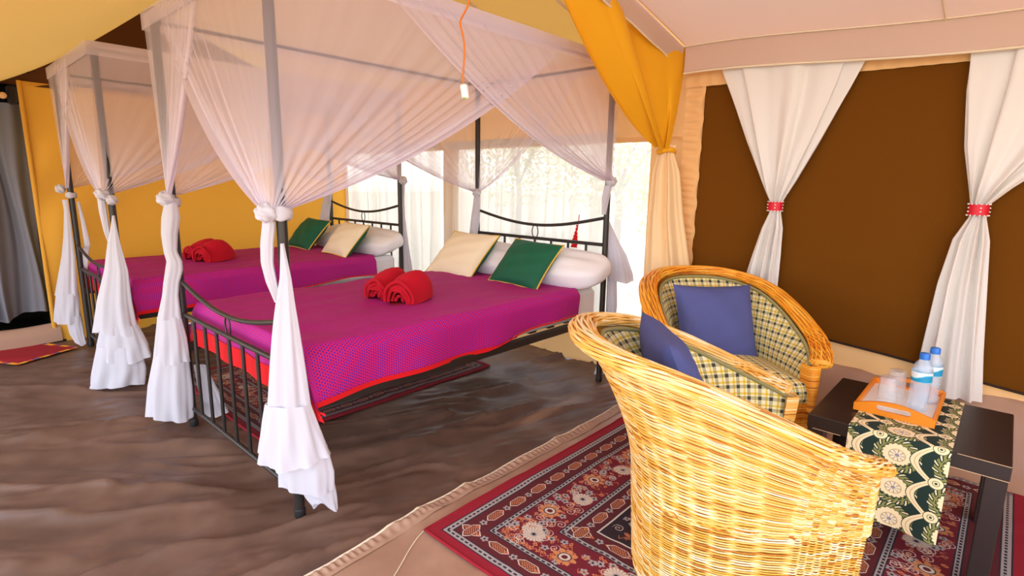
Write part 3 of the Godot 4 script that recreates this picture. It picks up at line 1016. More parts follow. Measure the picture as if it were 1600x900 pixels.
# ---------------------------------------------------------------- bedding
func cover_point(a: float, b: float, seed_: float) -> Vector3:
	# a: metres across from the left mattress edge, b: metres from the foot edge towards the head
	var w := BW - 0.035
	var top := 0.652
	var x0 := -BW + 0.015
	var da := 0.0
	var sx := 0.0
	if a < 0: da = -a; sx = -1.0
	elif a > w: da = a - w; sx = 1.0
	var db := maxf(0.0, -b)
	var x := x0 + clampf(a, 0.0, w)
	var z := -0.062 - maxf(b, 0.0)
	var drop := minf(sqrt(da * da + db * db), 0.238 - 0.075 * sm(0.7, 1.65, b) + 0.014 * sin(b * 4.0))
	var r := 0.035
	var y := top - (drop - r * (1.0 - exp(-drop / r)) * 0.45)
	var of := 0.034 * sm(0.0, 0.06, da) + 0.012 * sin(b * 13.0 + seed_) * sm(0.03, 0.2, da) + 0.04 * sm(0.05, 0.2, da) * exp(-b * 6.0)
	x += sx * of
	z += 0.018 * sm(0.0, 0.06, db) + 0.008 * sin(a * 17.0 + seed_) * sm(0.03, 0.2, db)
	var wr := fn1.get_noise_2d(a * 3.0 + seed_, b * 2.2) * 0.008 + fn2.get_noise_2d(a * 7.0 + seed_ * 2, b * 5.0) * 0.004
	y += wr * (1.0 - sm(0.0, 0.1, da + db)) - 0.010 * sin(PI * clampf(a / w, 0, 1)) * 0.0
	return Vector3(x, y, z)

func make_cover(called: String, label: String, o: Vector3, sd: float) -> void:
	var t := thing(called, label, "bedspread", o, 0, "purple bedspreads")
	var w := BW - 0.035
	var f := func(a, e): return cover_point(lerp(-0.22, w + 0.22, a), lerp(-0.20, 1.72, e), sd)
	var mb := MB.new().grid(110, 130, f, false, func(a, e): return Vector2(lerp(-0.22, w + 0.22, a) / 0.0125, lerp(-0.20, 1.72, e) / 0.0215))
	obj("printed_cloth", mb, M.cover, t)
	var hem := MB.new()
	# red border along the three hanging edges
	hem.grid(110, 3, func(a, e): return cover_point(lerp(-0.22, w + 0.22, a), -0.20 + 0.055 * e, sd) + Vector3(0, -0.035 * (1 - e), 0.004))
	for s in [0, 1]:
		hem.grid(120, 3, func(a, e):
			var q: float = (w + 0.22 - 0.012 * e) if s == 1 else (-0.22 + 0.012 * e)
			return cover_point(q, lerp(-0.20, 1.72, a), sd) + Vector3(0.003 * (1 if s == 1 else -1), -0.010 * (1 - e), 0))
	obj("red_hem", hem, M.red, t, "plain red hem")

func pillow(w: float, h: float, t: float) -> MB:
	var mb := MB.new()
	for side in [1.0, -1.0]:
		mb.grid(36, 30, func(a, e):
			var th: float = a * TAU * side
			var r: float = sin(e * PI / 2)
			var n := 3.6 - 0.4 * r
			var k := pow(pow(absf(cos(th)), n) + pow(absf(sin(th)), n), -1.0 / n)
			var x := r * k * cos(th)
			var y := r * k * sin(th)
			var d := pow(maxf(0.0, cos(e * PI / 2)), 0.62)
			d *= 1.0 + 0.06 * sin(5 * x + 3 * y + 1.0) + 0.05 * sin(9.0 * y - 4.0 * x)
			return Vector3(x * w / 2, y * h / 2, side * d * t / 2), true)
	return mb

func lay(o: Node3D, at: Vector3, lean: float, yaw: float, roll := 0.0) -> void:
	o.position = at
	o.basis = Basis(Vector3.UP, yaw) * Basis(Vector3.RIGHT, lean) * Basis(Vector3.BACK, roll)

func bedding() -> void:
	for k in 2:
		var o: Vector3 = [Vector3.ZERO, BED2][k]
		var mt := thing("mattress", ["mattress in a white sheet on the near bed", "mattress in a white sheet on the far bed"][k], "mattress", o, 0, "mattresses")
		obj("sheet", MB.new().box(Vector3(-BW / 2, 0.5405, -BL / 2 - 0.01), Vector3(BW - 0.036, 0.187, BL - 0.10), 0.03), M.linen, mt)
		make_cover("bedspread", ["purple dotted bedspread with a red hem on the near bed", "purple bedspread spread over the far bed"][k], o, 1.0 + 3.0 * k)
	var specs := [
		["white pillow standing at the right of the near bed's headboard", Vector3(-0.27, 0.742, -1.90), 0.74, 0.34, 0.20, -1.22, 0.04],
		["white pillow behind the ivory cushion on the near bed", Vector3(-0.84, 0.735, -1.91), 0.60, 0.33, 0.18, -1.22, -0.03],
		["white pillow at the right of the far bed's headboard", Vector3(-2.32, 0.742, -1.86), 0.72, 0.34, 0.19, -1.22, 0.04],
		["white pillow behind the green cushion on the far bed", Vector3(-2.88, 0.735, -1.87), 0.58, 0.33, 0.18, -1.22, 0.0]]
	for s in specs:
		var t := thing("pillow", s[0], "pillow", Vector3.ZERO, 0, "white pillows")
		obj("pillowcase", pillow(s[2], s[3], s[4]), M.linen, t)
		lay(t, s[1], s[5], s[6])
	var cs := [
		["ivory cushion with gold piping leaning on the near bed's pillows", Vector3(-0.965, 0.770, -1.72), 0.46, -0.80, 0.0, 0.0, true],
		["dark green cushion with gold piping leaning on the near bed's pillows", Vector3(-0.365, 0.772, -1.71), 0.41, -0.76, 0.0, -0.04, false],
		["dark green cushion leaning on the far bed's pillows by the wall", Vector3(-2.93, 0.780, -1.60), 0.40, -0.74, 0.05, -0.04, false],
		["ivory cushion with a green back leaning on the far bed's pillows", Vector3(-2.29, 0.780, -1.60), 0.40, -0.74, 0.0, -0.04, true]]
	for s in cs:
		var t := thing("cushion", s[0], "cushion", Vector3.ZERO, 0, "cushions on the beds")
		obj("cushion_cover", cushion(s[2], s[2] * 0.86, 0.13), M.ivory if s[6] else M.green, t)
		obj("piping", piping(s[2], s[2] * 0.86, 0.005), M.gold, t)
		if s[6]:
			var bk := cushion(s[2] * 1.05, s[2] * 0.89, 0.15)
			# the green back half only
			var keep := PackedInt32Array()
			for q in range(0, bk.idx.size(), 3):
				if bk.v[bk.idx[q]].z <= 0 and bk.v[bk.idx[q + 1]].z <= 0 and bk.v[bk.idx[q + 2]].z <= 0:
					keep.append_array([bk.idx[q], bk.idx[q + 1], bk.idx[q + 2]])
			bk.idx = keep
			obj("green_back", bk, M.green, t, "green back of the cushion")
		lay(t, s[1], s[3], s[4], s[5])
	# folded red towels, a pair on each bed
	var roll := func(called: String, label: String, p0: Vector3, p1: Vector3, w0: float, w1: float, h0: float, h1: float, sd: float):
		var ax := (p1 - p0).normalized()
		var side := ax.cross(Vector3.UP).normalized()
		var t := thing(called, label, "towel", Vector3.ZERO, 0, "folded red towels")
		obj("folded_body", MB.new().grid(40, 26, func(a, e):
			var th: float = a * TAU
			var w: float = lerp(w0, w1, e)
			var h: float = lerp(h0, h1, pow(e, 1.2))
			var en := pow(clampf(sin(PI * clampf(e, 0.02, 0.98)), 0, 1), 0.3 if e < 0.5 else 0.6)
			var cx := signf(cos(th)) * pow(absf(cos(th)), 0.75) * w * en
			var sy := sin(th)
			var cy := (pow(maxf(sy, 0), 0.8) * h * en) if sy > 0 else -pow(-sy, 0.5) * 0.012
			var cr := 1.0 + 0.09 * sin(th * 3.0 + e * 4.0 + sd) + 0.06 * sin(e * 8.0 + th * 2.0 + sd)
			return p0.lerp(p1, e) + side * cx * cr + Vector3.UP * cy * cr * (1.0 + 0.25 * exp(-pow((cos(th) - 0.2) / 0.35, 2.0)) * e), true), M.towel, t)
		# rolled layers showing at the front end
		for k in 4:
			var pts := []
			for q in 22:
				var th := lerpf(-0.15, PI + 0.15, q / 21.0)
				var f := 0.92 - k * 0.23
				pts.append(p0.lerp(p1, 0.07 + 0.02 * sin(q * 0.7 + k)) - ax * (0.010 - 0.005 * k) + side * cos(th) * w0 * f * 0.85 + Vector3.UP * (maxf(sin(th), -0.1) * h0 * f * 0.85 + 0.006))
			obj("rolled_edge", MB.new().tube(pts, 0.0085, 8), M.towel, t)
	for k in 2:
		var o: Vector3 = [Vector3.ZERO, BED2 + Vector3(-0.12, 0.0, 0.14)][k]
		var wh: String = ["on the near bed", "on the far bed"][k]
		roll.call("towel", "red folded towel %s, the left one of the pair" % wh, o + Vector3(-0.55, 0.662, -0.72), o + Vector3(-0.66, 0.662, -1.02), 0.085, 0.085, 0.11, 0.115, 1.0)
		roll.call("towel", "red folded towel %s, the right one of the pair" % wh, o + Vector3(-0.375, 0.662, -0.74), o + Vector3(-0.50, 0.662, -1.03), 0.105, 0.095, 0.125, 0.125, 2.5)

# ---------------------------------------------------------------- curtains
func curtain_loft(rows: Array, folds: float, corr: float, sd: float, z: float, depth: float, nv := 40) -> MB:
	# rows: Vector3(x centre, y, half width)
	return MB.new().grid(120, nv, func(a, e):
		var k: float = e * (rows.size() - 1)
		var i := mini(int(k), rows.size() - 2)
		var r: Vector3 = rows[i].lerp(rows[i + 1], sm(0, 1, k - i) * 0.5 + (k - i) * 0.5)
		var th: float = -a * TAU
		var d := minf(depth, r.z * 0.8) * lerpf(0.5, 1.0, sm(0.0, 0.4, e))
		var cr := 1.0 + corr * sin(folds * th + sd + 0.8 * sin(e * 4.0)) + corr * 0.5 * sin(folds * 1.7 * th + sd * 2.0)
		return Vector3(r.x + r.z * cos(th) * (1.0 + (cr - 1.0) * 0.2), r.y, z + d * sin(th) * cr), true)

func hangings() -> void:
	# partition drape between bedroom and sitting area
	var dp := thing("partition_curtain", "yellow canvas partition curtain swept back and gathered to the back wall", "curtain")
	var tie := Vector3(0.275, 1.47, -2.2)
	var n0 := FastNoiseLite.new()
	n0.seed = 4
	n0.frequency = 1.0
	obj("swept_canvas", MB.new().grid(110, 50, func(a, e):
		var s: float = a
		var z: float = lerp(-2.3, -0.80, s)
		var T := Vector3(0.325 - 0.05 * s, minf(roof_y(z) - 0.02, liner_y(0.35, z) + 0.6), z)
		var k := tie + Vector3(0.06 * (0.5 - s), 0.02 * sin(s * 9.0), 0.035 * sin(s * 22.0))
		var p := T.lerp(k, e)
		p.y -= 0.13 * s * s * 4.0 * e * (1.0 - e) * (0.6 + 0.4 * e)
		var en := pow(sin(PI * clampf(e * 0.92 + 0.06, 0, 1)), 0.7)
		p.x += en * (0.06 * sin(s * 11.0 + 0.6) + 0.02 * sin(s * 23.0 + 1.0 + e)) * (0.3 + 0.7 * s)
		return p), M.drape, dp)
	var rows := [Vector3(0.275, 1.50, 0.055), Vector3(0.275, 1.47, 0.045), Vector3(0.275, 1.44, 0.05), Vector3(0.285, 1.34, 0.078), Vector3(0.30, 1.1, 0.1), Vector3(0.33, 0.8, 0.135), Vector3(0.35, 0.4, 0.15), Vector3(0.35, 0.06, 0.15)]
	obj("gathered_fall", curtain_loft(rows, 7.0, 0.28, 0.7, -2.24, 0.085, 60), M.drapelit, dp, "gathered fall below the tie, the bright light on it painted into the colour")
	var ring := []
	for k in 24:
		var a := TAU * k / 24
		ring.append(Vector3(0.275 + 0.052 * cos(a), 1.468 + 0.006 * sin(a * 2), -2.235 + 0.046 * sin(a)))
	obj("tie", MB.new().tube(ring, 0.009, 8, true, true, 1.6, Vector3.UP), M.drape, dp)
	# sheers at the windows
	var shl := ["long white sheer curtain at the window behind the far bed", "long white sheer curtain at the window behind the near bed"]
	for q in 2:
		var x0: float = [-3.42, -1.82][q]
		var x1: float = [-1.88, -0.13][q]
		var st := thing("sheer_curtain", shl[q], "curtain", Vector3.ZERO, 0, "sheer window curtains")
		obj("sheer_cloth", MB.new().grid(260, 24, func(a, e):
			var x: float = lerp(x0, x1, a)
			var y: float = lerp(1.6, 0.34, e)
			var f = 0.5 + 0.5 * e
			return Vector3(x + 0.01 * sin(e * 5.0 + a * 20.0), y, -2.30 + f * (0.024 * sin(x * 38.0 + 1.5 * sin(x * 6.0) + e) + 0.007 * sin(x * 83.0))), false, func(a, e):
				return Color(1, 1, 1, 0.68 + 0.1 * sin(a * 90.0 + 3.0 * sin(a * 17.0)))), M.sheer, st)
		obj("curtain_heading", MB.new().grid(120, 2, func(a, e):
			var x: float = lerp(x0, x1, a)
			return Vector3(x, 1.6 - 0.05 * e, -2.296 + 0.008 * sin(x * 60.0)), false, func(a, e): return Color(1, 1, 1, 0.9)), M.sheer, st)
	# white curtains tied with red beaded bands against the brown panel
	var wl := ["white curtain tied with a red band, behind the far wicker chair", "white curtain tied with a red band, behind the water bottles"]
	for q in 2:
		var cx: float = [0.87, 1.74][q]
		var t := thing("tied_curtain", wl[q], "curtain", Vector3.ZERO, 0, "white tied curtains")
		var rr: Array
		if q == 0:
			rr = [Vector3(0.90, 1.95, 0.335), Vector3(0.905, 1.75, 0.262), Vector3(0.905, 1.5, 0.165), Vector3(0.908, 1.3, 0.08), Vector3(0.910, 1.19, 0.029), Vector3(0.910, 1.13, 0.027), Vector3(0.905, 1.05, 0.048), Vector3(0.89, 0.9, 0.066), Vector3(0.875, 0.75, 0.08), Vector3(0.88, 0.4, 0.1)]
		else:
			rr = [Vector3(1.98, 1.92, 0.33), Vector3(1.93, 1.7, 0.275), Vector3(1.84, 1.45, 0.165), Vector3(1.770, 1.28, 0.066), Vector3(1.745, 1.205, 0.029), Vector3(1.745, 1.15, 0.027), Vector3(1.735, 1.05, 0.058), Vector3(1.73, 0.85, 0.078), Vector3(1.735, 0.55, 0.098), Vector3(1.745, 0.33, 0.112)]
		obj("curtain_cloth", curtain_loft(rr, 9.0, 0.5, 0.4 + q * 1.3, -2.283, 0.042, 60), M.white, t)
		var ti: Vector3 = rr[4].lerp(rr[5], 0.4)
		var bandm := mat(rgb8(214, 14, 44), 0.5)
		obj("tie_band", MB.new().grid(30, 4, func(a, e):
			var th: float = -a * TAU
			return Vector3(ti.x + (ti.z + 0.008) * cos(th), ti.y + 0.024 * (1 - 2 * e), -2.275 + (ti.z * 0.9 + 0.006) * sin(th)), true), bandm, t, "red beaded tie band")
		var bd := MB.new()
		for k in 14:
			var th := TAU * k / 14.0
			for yy in ([-0.024, 0.024] if k % 3 else [-0.024, -0.008, 0.008, 0.024]):
				var pc := Vector3(ti.x + (ti.z + 0.010) * cos(th), ti.y + yy, -2.275 + (ti.z * 0.9 + 0.008) * sin(th))
				bd.box(pc, Vector3.ONE * 0.006, 0.002)
		obj("bead", bd, M.plastic, t, "small white beads").set_meta("kind", "stuff")
	# grey curtain at the washroom door
	var gc := thing("door_curtain", "grey striped curtain hanging gathered in the doorway at the left", "curtain")
	obj("curtain_cloth", MB.new().grid(150, 30, func(a, e):
		var z: float = lerp(0.20, 1.05, a)
		var y: float = lerp(1.78, 0.2 + 0.03 * sin(a * 14.0), e)
		var f = 0.4 + 0.6 * e
		return Vector3(-3.66 + f * (0.05 * sin(z * 46.0 + 1.2 * sin(z * 9.0) + 0.6 * e) + 0.014 * sin(z * 97.0 + 2.0 * e)) + 0.04 * sin(e * PI), y, z + 0.02 * sin(e * 6.0 + z * 20.0))), M.curtaingrey, gc)
	var rodm := thing("curtain_rod", "dark wooden curtain rod above the grey curtain", "curtain rod")
	obj("rod", MB.new().tube([Vector3(-3.64, 1.82, 0.24), Vector3(-3.64, 1.82, 1.1)], 0.014, 12), M.wood, rodm)
	obj("bracket", MB.new().box(Vector3(-3.60, 1.835, 0.255), Vector3(0.09, 0.13, 0.05), 0.012), M.dark, rodm)
	obj("finial", MB.new().lathe([Vector2(0, 0.024), Vector2(0.016, 0.018), Vector2(0.024, 0), Vector2(0.016, -0.018), Vector2(0, -0.024)], Vector3(-3.55, 1.82, 0.31), 16), M.walltan, rodm)
	# red tassel band on the sheer
	var ts := thing("tassel", "red beaded tassel hanging in front of the near bed's sheer curtain", "tassel")
	obj("string", MB.new().tube([Vector3(-0.350, 1.06, -2.25), Vector3(-0.356, 1.0, -2.25), Vector3(-0.362, 0.95, -2.25)], 0.003, 6), M.towel, ts)
	obj("strip", MB.new().grid(6, 30, func(a, e):
		var w := 0.006 + 0.020 * sm(0.05, 0.9, e) + 0.002 * sin(e * 40.0)
		return Vector3(-0.362 - 0.02 * e + (a - 0.5) * 2.0 * w, lerp(0.99, 0.83, e), -2.245 + 0.003 * cos(e * 40.0))), M.red, ts)

# ---------------------------------------------------------------- rugs
func rug(called: String, label: String, x0: float, x1: float, z0: float, z1: float, m: Material, edge: Material, lift := 0.010) -> Node3D:
	var t := thing(called, label, "rug")
	var f := func(a, e):
		var x: float = lerp(x0, x1, a)
		var z: float = lerp(z0, z1, e)
		return Vector3(x, maxf(fold(x, z), -0.006) + lift + 0.002 * sin(x * 7.0 + z * 3.0), z)
	obj("pile", MB.new().grid(60, 60, f), m, t)
	var pts := []
	for k in 200:
		var q := k / 50.0
		var s := int(q)
		var g := q - s
		pts.append(f.call([g, 1.0, 1.0 - g, 0.0][s], [0.0, g, 1.0, 1.0 - g][s]) - Vector3(0, 0.002, 0))
	obj("bound_edge", MB.new().tube(pts, 0.006, 6, true), edge, t)
	return t

func rugs() -> void:
	rug("oriental_rug", "large red oriental rug with floral borders under the chairs and table", 0.42, 2.07, -0.27, -2.18, M.rug, M.rugedge)
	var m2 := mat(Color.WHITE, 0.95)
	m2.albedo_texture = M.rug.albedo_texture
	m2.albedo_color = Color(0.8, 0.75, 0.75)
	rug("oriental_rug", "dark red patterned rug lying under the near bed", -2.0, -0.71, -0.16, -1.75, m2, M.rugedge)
	# red mat with a bright dashed border at the far left
	var t := thing("door_mat", "small red mat with an orange and purple dashed border at the left", "mat", Vector3(-3.2, 0, 0.12), 0)
	var ux := Vector3(-0.864, 0, 0.504)
	var uz := Vector3(0.53, 0, 0.848)
	var P := func(a: float, b: float) -> Vector3:
		var q := Vector3(-3.2, 0, 0.12) + ux * a + uz * b
		return Vector3(0, fold(q.x, q.z) + 0.011, 0) + ux * a + uz * b
	obj("mat_cloth", MB.new().grid(20, 20, func(a, e): return P.call(0.02 + a * 0.50, 0.02 + e * 0.41)), mat(rgb8(158, 4, 24), 0.95), t)
	var cols := [rgb8(238, 150, 20), rgb8(112, 74, 110), rgb8(206, 70, 30), rgb8(238, 176, 40)]
	for c in 4:
		var mb := MB.new()
		for side in 4:
			var cnt := 16 if side % 2 == 0 else 12
			for k in cnt:
				if (k + side) % 4 != c: continue
				var a0 := float(k) / cnt
				var a1 := float(k + 1) / cnt
				mb.grid(2, 2, func(a, e):
					var g: float = lerp(a0, a1, a)
					match side:
						0: return P.call(g * 0.54, e * 0.032) + Vector3(0, 0.002, 0)
						2: return P.call(g * 0.54, 0.45 - e * 0.032) + Vector3(0, 0.002, 0)
						1: return P.call(e * 0.032, g * 0.45) + Vector3(0, 0.002, 0)
					return P.call(0.54 - e * 0.032, g * 0.45) + Vector3(0, 0.002, 0))
		obj("border_dash", mb, mat(cols[c], 0.95), t)

# ---------------------------------------------------------------- wicker chairs
func U(t: float, w: float, xf: float, d: float, tap := 0.0) -> Vector3:
	# plan curve from the front of the left arm (t = 0) round the back to the front of the right arm (t = 1); x is forward
	var s := absf(t - 0.5) * 2.0
	var sg := -1.0 if t < 0.5 else 1.0
	var xb := 0.066
	if s > 0.5:
		var k := (s - 0.5) / 0.5
		return Vector3(lerpf(xb, xf, k), 0, sg * w * (1.0 - tap * k * k))
	var a := s / 0.5 * PI / 2
	return Vector3(xb - (d + xb) * pow(cos(a), 0.79), 0, sg * w * pow(sin(a), 0.79))

func rim_pt(t: float) -> Vector3:
	var p := U(t, 0.347, 0.266, 0.50, 0.218)
	var k := (0.266 - p.x) / 0.766
	p.y = 0.523 + 0.151 * k + 0.139 * sm(-0.238, 0.812, k)
	return p

func wall_pt(t: float, e: float, inset := 0.0) -> Vector3:
	# e = 0 floor, 0.4 waist, 1 rim
	var w := U(t, 0.285 - inset, 0.262 - inset * 0.2, 0.315 - inset, 0.06)
	w.y = 0.325
	if e <= 0.4:
		var b := U(t, 0.268 - inset, 0.252 - inset * 0.2, 0.295 - inset, 0.04)
		return b.lerp(w, e / 0.4)
	var k := (e - 0.4) / 0.6
	var inn := U(t, 0.347 - inset, 0.266 - inset * 0.2, 0.50 - inset, 0.218)
	inn.y = rim_pt(t).y - 0.012
	var fl := pow(k, 1.7)
	return Vector3(lerpf(w.x, inn.x, fl), lerpf(w.y, inn.y, k), lerpf(w.z, inn.z, fl))

func chairs() -> void:
	var rng := RandomNumberGenerator.new()
	rng.seed = 12
	var ch := thing("wicker_chair", "wicker tub chair in the foreground, strong light painted into its pale strands, its woven side to the camera", "chair", Vector3.ZERO, 0, "wicker tub chairs")
	var straw := func() -> Color:
		var k := rng.randf()
		var c := rgb8(236, 166, 54).lerp(rgb8(252, 234, 192), k * k * 0.5 + k * 0.5)  # strands paled: the strong light on the near chair is in the colour
		if rng.randf() < 0.08: c = rgb8(190, 118, 30)
		return c.srgb_to_linear()
	# solid lining behind the weave
	obj("shell", MB.new().grid(80, 24, func(a, e): return wall_pt(lerp(0.0, 1.0, a), e, 0.006)), M.wickerbody, ch)
	# front apron under the seat, arm fronts
	obj("apron", MB.new().grid(12, 8, func(a, e):
		var b := U(0.0, 0.268, 0.252, 0.295, 0.04).lerp(U(0.0, 0.285, 0.262, 0.315, 0.06), e)
		return Vector3(b.x + 0.012 * sin(a * PI), lerp(0.0, 0.36, e), lerp(b.z, -b.z, a))), M.wickerbody, ch)
	var ws := MB.new()
	var stakes := 38.0
	var strand := func(f: Callable, n: int, ry: float, ph: float, amp: float, t0: float, t1: float):
		var pts := []
		var cols := []
		var c: Color = straw.call()
		var left := -1
		var jit := rng.randf_range(-0.3, 0.3)
		for k in n + 1:
			var t := lerpf(t0, t1, float(k) / n)
			var p: Vector3 = f.call(t)
			var q: Vector3 = f.call(minf(t + 0.004, 1.0)) - f.call(maxf(t - 0.004, 0.0))
			var o := Vector3(-q.z, 0, q.x).normalized()
			var cyc := t * stakes * PI + ph
			pts.append(p - o * (amp * cos(cyc) + 0.001) + Vector3(0, ry * (0.35 * sin(t * 40.0 + jit * 20.0) + jit), 0))
			var half := int(floor(cyc / TAU))
			if half != left:
				c = straw.call()
				left = half
			cols.append(c)
		ws.tube(pts, ry * 1.12, 5, false, false, 1.0, Vector3.UP, cols)
	var n := 150
	for r in 84:  # base
		var e := 0.4 * (r + 0.5) / 84.0
		strand.call(func(t): return wall_pt(t, e), n, 0.0021, PI * r, 0.0034, 0.0, 1.0)
	for r in 84:  # flaring upper part; rows fan out towards the back
		var e := 0.4 + 0.6 * (r + 0.5) / 84.0
		var strands := 1
		strand.call(func(t): return wall_pt(t, e), n, 0.0020, PI * r, 0.0034, 0.0, 1.0)
		# a second, shorter strand where the back is taller
		if r % 1 == 0:
			var e2 := e + 0.3 / 84.0
			strand.call(func(t): return wall_pt(t, e2), 110, 0.0020, PI * r + PI, 0.0034, 0.10, 0.90)
	for r in 80:  # apron weave
		var y := 0.355 * (r + 0.5) / 80.0
		var pts := []
		var cols := []
		var c: Color = straw.call()
		for k in 41:
			var a := k / 40.0
			var z: float = lerp(-0.258 - 0.03 * y, 0.258 + 0.03 * y, a)
			if k % 9 == 0: c = straw.call()
			pts.append(Vector3(0.253 + 0.03 * y + 0.012 * sin(a * PI) + 0.0028 * cos(a * 20.0 * PI + PI * r), y, z))
			cols.append(c)
		ws.tube(pts, 0.0025, 5, false, false, 1.0, Vector3.UP, cols)
	var wv := obj("woven_strands", ws, M.wicker, ch)
	wv.set_meta("kind", "stuff")
	# braided waist
	var br := MB.new()
	for s in 3:
		var pts := []
		var cols := []
		for k in 260:
			var t := k / 259.0
			var p := wall_pt(t, 0.4)
			var a := t * 70.0 * TAU / 3.0 + s * TAU / 3.0
			var q := wall_pt(minf(t + 0.004, 1.0), 0.4) - wall_pt(maxf(t - 0.004, 0.0), 0.4)
			var o := Vector3(q.z, 0, -q.x).normalized()
			pts.append(p + o * (0.009 + 0.007 * cos(a)) + Vector3(0, 0.009 * sin(a), 0))
			if k % 17 == 0 or cols.is_empty(): cols.append((straw.call() as Color) * Color(0.85, 0.72, 0.5))
			else: cols.append(cols[cols.size() - 1])
		br.tube(pts, 0.0058, 5, false, true, 1.0, Vector3.ZERO, cols)
	obj("braided_waist", br, M.wicker, ch)
	# thick rolled rim
	var rim_c := func(t: float) -> Vector3: return rim_pt(t) + Vector3(0, -0.006, 0)
	var frame := func(t: float) -> Array:
		var q: Vector3 = rim_c.call(minf(t + 0.006, 1.0)) - rim_c.call(maxf(t - 0.006, 0.0))
		q = q.normalized()
		var o := Vector3(q.z, 0, -q.x).normalized()
		if o.dot(rim_pt(t) - Vector3(0.0, rim_pt(t).y, 0)) < 0: o = -o
		return [o, o.cross(q).normalized() * signf(o.cross(q).y)]
	obj("rim_core", MB.new().grid(18, 90, func(a, e):
		var fr = frame.call(e)
		var th: float = a * TAU
		return rim_c.call(e) + fr[0] * 0.036 * cos(th) + fr[1] * 0.018 * sin(th), true), M.wickerbody, ch)
	var rs := MB.new()
	for s in 40:
		var pts := []
		var cols := []
		var c: Color = straw.call()
		for k in 131:
			var t := k / 130.0
			var fr = frame.call(t)
			var th := TAU * s / 40.0 + t * 4.5 + 0.12 * sin(t * 60.0 + s * 2.1)
			var rr := 1.0 + 0.05 * sin(t * 90.0 + s * 1.7)
			pts.append(rim_c.call(t) + (fr[0] * 0.040 * cos(th) + fr[1] * 0.021 * sin(th)) * rr)
			if k % 14 == s % 14: c = straw.call()
			cols.append(c)
		rs.tube(pts, 0.0036, 5, false, true, 1.0, Vector3.ZERO, cols)
	obj("rolled_rim", rs, M.wicker, ch).set_meta("kind", "stuff")
	# wrapped ends of the arms
	for sd in [0.0, 1.0]:
		var ae := MB.new()
		var sg := -1.0 if sd == 0.0 else 1.0
		for r in 34:
			var e := 0.40 + 0.6 * (r + 0.5) / 34.0
			var p := wall_pt(sd, e)
			var q := p - Vector3(0, 0, sg * 0.062 * (0.6 + 0.4 * sm(0.4, 1.0, e)))
			ae.tint = straw.call()
			ae.tube([p + Vector3(-0.03, 0, 0), p + Vector3(0.004, 0, 0), p + Vector3(0.016, 0, -sg * 0.010), (p + q) / 2 + Vector3(0.020, 0, 0), q + Vector3(0.014, 0, sg * 0.008), q + Vector3(-0.03, 0, 0)], 0.0048, 5, false, false, 1.0, Vector3.UP)
		for r in 8:
			var th := r / 7.0
			var p := rim_c.call(sd) as Vector3
			ae.tint = straw.call()
			var ring := []
			for k in 14:
				var a := TAU * k / 14
				var rad := cos(th * PI / 2)
				var fr = frame.call(sd)
				ring.append(p + Vector3(0.010 * sin(th * PI / 2), 0, 0) + fr[0] * 0.037 * cos(a) * maxf(rad, 0.06) + fr[1] * 0.019 * sin(a) * maxf(rad, 0.06))
			ae.tube(ring, 0.0046, 5, true)
		obj("arm_end", ae, M.wicker, ch)
	# checked upholstery: inner lining and seat cushion
	var pad := func(t: float, e: float) -> Vector3:
		var p := wall_pt(t, 0.52 + 0.455 * e, 0.060)
		var s := absf(t - 0.5) * 2.0
		var c := Vector3(0.05, p.y, 0)
		var dir := (c - p)
		dir.y = 0
		return p + dir.normalized() * (0.022 * sin(PI * clampf(e * 0.9 + 0.1, 0, 1)) - 0.01 * e) * (1.0 - 0.3 * s)
	var al := [0.0]
	for k in 90:
		var p0: Vector3 = pad.call(lerp(0.015, 0.985, k / 90.0), 0.5)
		var p1: Vector3 = pad.call(lerp(0.015, 0.985, (k + 1) / 90.0), 0.5)
		al.append(al[k] + Vector2(p1.x - p0.x, p1.z - p0.z).length())
	obj("inner_upholstery", MB.new().grid(90, 22, func(a, e): return pad.call(lerp(0.015, 0.985, a), e), false, func(a, e): return Vector2(al[roundi(a * 90)] / 0.036, (pad.call(lerp(0.015, 0.985, a), e) as Vector3).y / 0.036)), M.plaid, ch)
	var pp := []
	for k in 90:
		pp.append(pad.call(lerp(0.015, 0.985, k / 89.0), 1.0) + Vector3(0, 0.002, 0))
	obj("upholstery_edge", MB.new().tube(pp, 0.008, 6), mat(rgb8(150, 140, 90), 0.9), ch)
	obj("seat_cushion", MB.new().grid(90, 30, func(a, e):
		# rings from the bottom edge up over the top to the middle
		var t: float = a
		var o: Vector3
		if t < 0.8:
			o = U(t / 0.8, 0.232, 0.258, 0.25)
		else:
			var k := (t - 0.8) / 0.2
			o = Vector3(0.258 + 0.022 * sin(k * PI), 0, lerp(0.232, -0.232, k))
		var h := 0.0
		var sc := 1.0
		if e < 0.4:
			var q: float = e / 0.4
			h = 0.345 + 0.10 * q
			sc = 1.0 + 0.045 * sin(q * PI)
		else:
			var q: float = (e - 0.4) / 0.6
			sc = 1.0 - q
			h = 0.445 + 0.030 * sin(minf(1.0, q * 1.6) * PI / 2)
		return Vector3(0.03 + (o.x - 0.03) * sc, h, o.z * sc), true, func(a, e):
			var o := U(a / 0.8, 0.232, 0.258, 0.25) if a < 0.8 else Vector3(0.258, 0, lerp(0.232, -0.232, (a - 0.8) / 0.2))
			var sc: float = 1.0 if e < 0.4 else 1.0 - (e - 0.4) / 0.6
			var ex = 0.0 if e >= 0.4 else (0.4 - e) / 0.4 * 0.10
			return Vector2((0.03 + (o.x - 0.03) * sc + (ex if a >= 0.8 else 0.0)) / 0.036, (o.z * sc + (ex * signf(o.z) if a < 0.8 else 0.0)) / 0.036)), M.plaid, ch)
	# placement
	ch.position = Vector3(1.314, 0.012, -0.813)
	ch.rotation.y = 0.688
